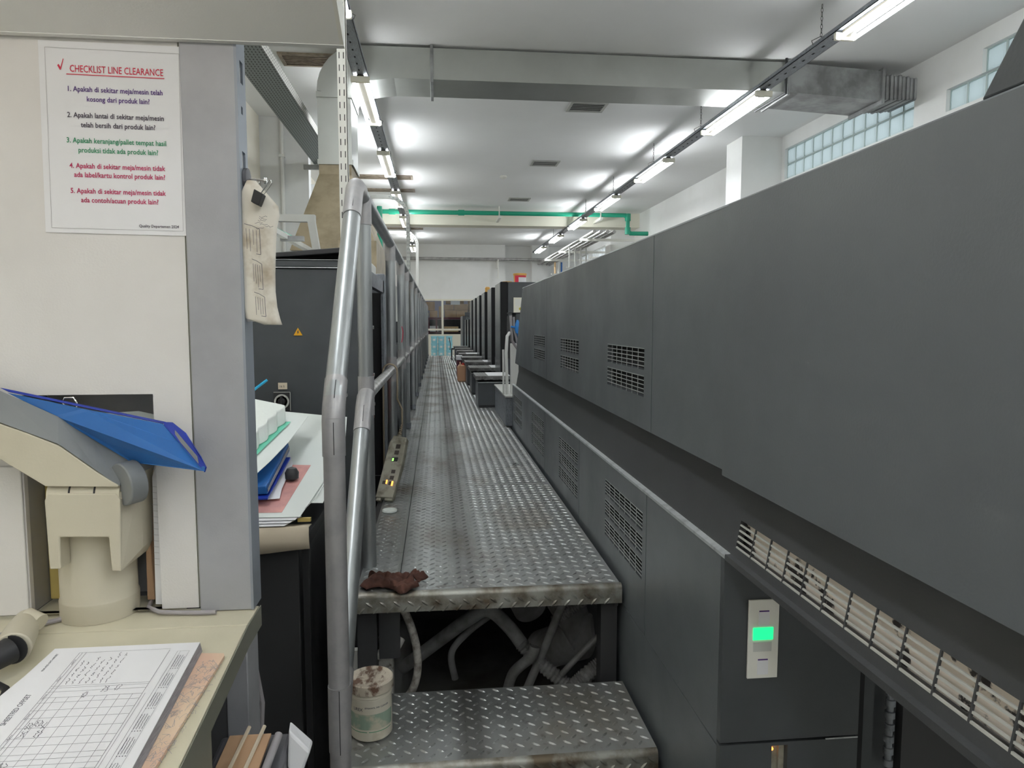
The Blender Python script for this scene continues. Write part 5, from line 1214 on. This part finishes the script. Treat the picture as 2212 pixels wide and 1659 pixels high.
for k in range(14): ribbon(m, [(.002, -.010 * k), (.012, -.010 * k - .001)], .0005, Tn)
m.build('ruled_line', M['cable_grey'], nf)
MB().tube([(-.570, 1.166, 1.312), (-.579, 1.166, 1.326), (-.576, 1.166, 1.334), (-.563, 1.166, 1.334), (-.558, 1.166, 1.326), (-.560, 1.166, 1.310)], .0012, 6).build('wire_clip', M['chrome'], fo, smooth=True)
# ---- cables on the shelf
tag(MB().tube([(-.625, 1.22, .982), (-.595, 1.16, .982), (-.64, 1.12, .984), (-.68, 1.05, .988)], .004, 8).build('cable', M['cable_grey'], None, smooth=True), 'grey cable leading from the cream probe towards the niche', 'cable')
tag(MB().tube([(-.49, 1.25, .982), (-.475, 1.19, .983), (-.45, 1.17, .9825), (-.42, 1.165, .9825), (-.385, 1.162, .982), (-.36, 1.162, .982)], .0038, 8).build('cable', M['cable_grey'], None, smooth=True), 'grey cable lying along the shelf right of the swivel arm', 'cable')
tag(MB().tube([(-.338, 1.245, .93), (-.325, 1.245, .87), (-.312, 1.245, .78), (-.318, 1.25, .70), (-.33, 1.25, .64)], .004, 8).build('cable', M['cable_grey'], None, smooth=True), 'grey cable hanging behind the console rear leg', 'cable')
# ---- probe
pb_ = thing('hand_probe', 'cream handheld probe with black grip on the console shelf', 'probe', (-.62, 1.06, .98))
MB().tube([(-.590, 1.020, .998), (-.606, 1.070, 1.000), (-.626, 1.122, 1.000)], .022, 24, radii=[.0235, .022, .015]).build('probe_head', M['beige'], pb_, .002, smooth=True)
MB().tube([(-.618, 1.108, 1.010), (-.594, 1.100, 1.002)], .0125, 20).build('probe_lens', M['beige'], pb_, smooth=True)
MB().tube([(-.590, 1.0195, .998), (-.590, 1.018, .998)], .0205, 24).tube([(-.620, .965, .990), (-.602, .995, .995), (-.592, 1.017, .998)], .018, 20, radii=[.013, .0165, .0185]).build('grip', M['rubber'], pb_, smooth=True)
tag(MB().tube([(-.72, .98, .968), (-.64, .975, .970), (-.598, .985, .970), (-.572, .970, .966), (-.562, .94, .962)], .0045, 8).build('cable', M['rubber'], None, smooth=True), 'black cable looping to the left of the paper stack', 'cable')
m = MB()
for k in range(4): m.tube([(-.665 + .02 * cos(q) * (1 + .1 * k), .925 + .035 * sin(q), dz(.925) + .006 + .005 * k) for q in [2 * pi * j / 14 for j in range(15)]], .005, 6)
tag(m.build('cable_coil', M['rubber'], None, smooth=True), 'coiled black cable at the left end of the desk', 'cable')
# ---- clipboard, stack, top form
TT = lambda x, y, o=0: (x, y, dz(y) + o)
cbd = thing('clipboard', 'scribbled tan clipboard under the paper stack', 'clipboard', TT(-.42, .85))
bq = [(-.500, .60), (-.334, .60), (-.324, .80), (-.3085, 1.026), (-.311, 1.032), (-.40, 1.040), (-.53, 1.03)]
k = len(bq); MB().add([TT(x, y, .0012) for x, y in bq] + [TT(x, y, .006) for x, y in bq], [tuple(range(k)), tuple(range(2 * k - 1, k - 1, -1))] + [(i, (i + 1) % k, (i + 1) % k + k, i + k) for i in range(k)]).build('board', M['board'], cbd)
Tb = frame(TT(-.40, .60, .0062), (1, 0, 0), (0, 1, sl))
m = MB(); random.seed(3)
for q in range(240):
    v = random.random() * .40; x = random.uniform(.052, .085) + (v - .2) * .03
    if random.random() < .5: ribbon(m, [(x, v + .02), (x + random.uniform(-.012, .012), v + .02 + random.uniform(-.012, .012)), (x + random.uniform(-.008, .01), v + .02 + random.uniform(-.01, .01))], .00045, Tb)
    else:
        r_ = random.uniform(.002, .006); ribbon(m, [(x + r_ * cos(w_), v + .02 + r_ * 1.4 * sin(w_ * 1.3)) for w_ in [k2 * .7 for k2 in range(6)]], .0004, Tb)
m.build('pen_scribbles', M['cable_grey'], cbd)['kind'] = 'stuff'
MB().add([TT(-.366, .785, .0066), TT(-.362, .781, .0066), TT(-.342, .803, .0066), TT(-.344, .807, .0066)], [(0, 1, 2, 3)]).build('marker_streak', M['ink'], cbd)
stk = thing('paper_stack', 'thick stack of printed job forms on the sloped desk', 'paper', TT(-.45, .9))
pq = [(-.545, 1.040), (-.346, 1.040), (-.341, .80), (-.339, .60), (-.60, .60), (-.585, .80), (-.552, .975)]
k = len(pq)
m = MB().add([TT(x + .003, y - .001, .0066) for x, y in pq] + [TT(x, y, .0185) for x, y in pq], [tuple(range(k)), tuple(range(2 * k - 1, k - 1, -1))] + [(i, (i + 1) % k, (i + 1) % k + k, i + k) for i in range(k)])
m.build('stack_body', M['paper_side'], stk)
MB().add([TT(x * 1.0, y, .0187) for x, y in pq] + [TT(x, y, .0196) for x, y in pq], [tuple(range(k)), tuple(range(2 * k - 1, k - 1, -1))] + [(i, (i + 1) % k, (i + 1) % k + k, i + k) for i in range(k)]).build('top_form', M['paper'], stk)
# page frame: text runs along +y, page top towards -x
TX = frame(TT(-.545, .60, .0199), (0, 1, sl), (-1, 0, 0))
def pg(x, y): return (y - .60, -(x + .545))           # world x,y -> page coordinates
text('form_title', 'SHEETFED OFFSET', .0092, M['print'], stk, TX @ Matrix.Translation((.338, -.024, 0)), 'RIGHT', .00005, .00005, .80)
text('form_note', 'FRM-PRD-SHT-OFFSET', .0042, M['print'], stk, TX @ Matrix.Translation((.388, -.012, 0)), 'LEFT', .00005)
m = MB()
def ln(x0, y0, x1, y1, wd=.0005): ribbon(m, [pg(x0, y0), pg(x1, y1)], wd, TX, .0002)
gx0, gx1 = -.505, -.382
for x in (gx0, gx0 + .004, gx0 + .009): ln(x, .60, x, 1.029)
for x in [gx0 + .018 + .0155 * q for q in range(8)]: ln(x, .62, x, .928, .0004)
ln(gx1, .60, gx1, 1.026)
yy_ = [1.029, .952, .948, .940, .928, .918, .903, .888, .870, .852, .838, .824, .815, .806, .797, .784, .772, .76, .745, .73, .715, .70, .685, .67]
for q, y in enumerate(yy_): ln(gx0 + (.0 if q else .0), y, gx1, y, .0004)
ln(-.370, .60, -.370, 1.022, .0004); ln(-.366, .60, -.366, 1.022, .0003); ln(-.354, .60, -.354, 1.022, .0003); ln(-.370, 1.022, -.354, 1.022, .0003)
m.build('table_lines', M['print'], stk)
m = MB()
for q in range(6):
    y0 = .985 - q * .042
    for r_ in range(4): 
        x = -.3665 + .0032 * r_ + .001; scribble(m, *pg(x, y0 - .002), .028 - .004 * (r_ == 3), .0011, TX @ Matrix.Translation((0, 0, .0002)), 26, .0007)
        ribbon(m, [pg(x, y0 - .006), pg(x, y0 - .0045)], .0012, TX)
for q in range(10): scribble(m, *pg(gx0 + .0025, 1.0 - .038 * q), .012, .0016, TX, 14, .0006)
m.build('small_print', M['print'], stk)['kind'] = 'stuff'
m = MB()
for q in range(7): 
    x = gx0 + .0155 + .0085 * q; y = .955
    while y < 1.0 + .004 * q:
        w_ = random.uniform(.006, .014); scribble(m, *pg(x, y), w_, .0035, TX, 7, .0006); y += w_ + .004
for (x, y) in ((gx0 + .012, .868), (gx0 + .021, .872), (gx0 + .0285, .868), (gx0 + .012, .853), (gx0 + .030, .853), (gx0 + .020, .8), (gx0 + .014, .80), (gx0 + .07, .935), (gx0 + .085, .937), (gx0 + .05, .925)):
    for e in range(2): scribble(m, *pg(x + .004 * e, y), .012, .004, TX, 7, .0006)
m.build('handwriting', M['ink'], stk)
bc2 = thing('binder_clip', 'small black binder clip biting the left edge of the forms', 'clip', TT(-.55, .86))
MB().hexa([TT(-.600, .870, .012), TT(-.560, .870, .021), TT(-.560, .895, .021), TT(-.600, .895, .012)], [TT(-.600, .870, .030), TT(-.560, .870, .024), TT(-.560, .895, .024), TT(-.600, .895, .030)]).build('clip_body', M['rubber'], bc2, .001)
# ---- things low behind the desk
wb = thing('tray_box', 'clear grey bin of cardboard beside the desk pedestal', 'bin', (-.28, 1.05, 0))
MB().hexa([(-.335, .92, 0), (-.235, .92, 0), (-.235, 1.06, 0), (-.335, 1.06, 0)], [(-.338, .915, .79), (-.226, .915, .79), (-.226, 1.07, .825), (-.330, 1.07, .825)]).build('bin_body', M['magnet'], wb, .006)
MB().hexa([(-.325, .90, .795), (-.262, .90, .795), (-.252, 1.05, .832), (-.312, 1.05, .832)], [(-.325, .90, .799), (-.262, .90, .799), (-.252, 1.05, .836), (-.312, 1.05, .836)]).build('cardboard_flap', M['cardboard'], wb)
for dx in (0, .022): MB().tube([(-.305 + dx, .92, .806), (-.286 + dx, 1.06, .842)], .003, 6).build('strip', M['kraft'], wb)
MB().tube([(-.250, .93, .81), (-.240, 1.045, .836)], .006, 10).build('roll', M['cable_grey'], wb, smooth=True)
MB().hexa([(-.226, 1.03, .79), (-.205, 1.03, .78), (-.192, 1.03, .815), (-.222, 1.03, .85)], [(-.228, 1.06, .79), (-.205, 1.06, .78), (-.192, 1.06, .815), (-.226, 1.06, .85)]).build('tissue', M['paper'], wb, .004)
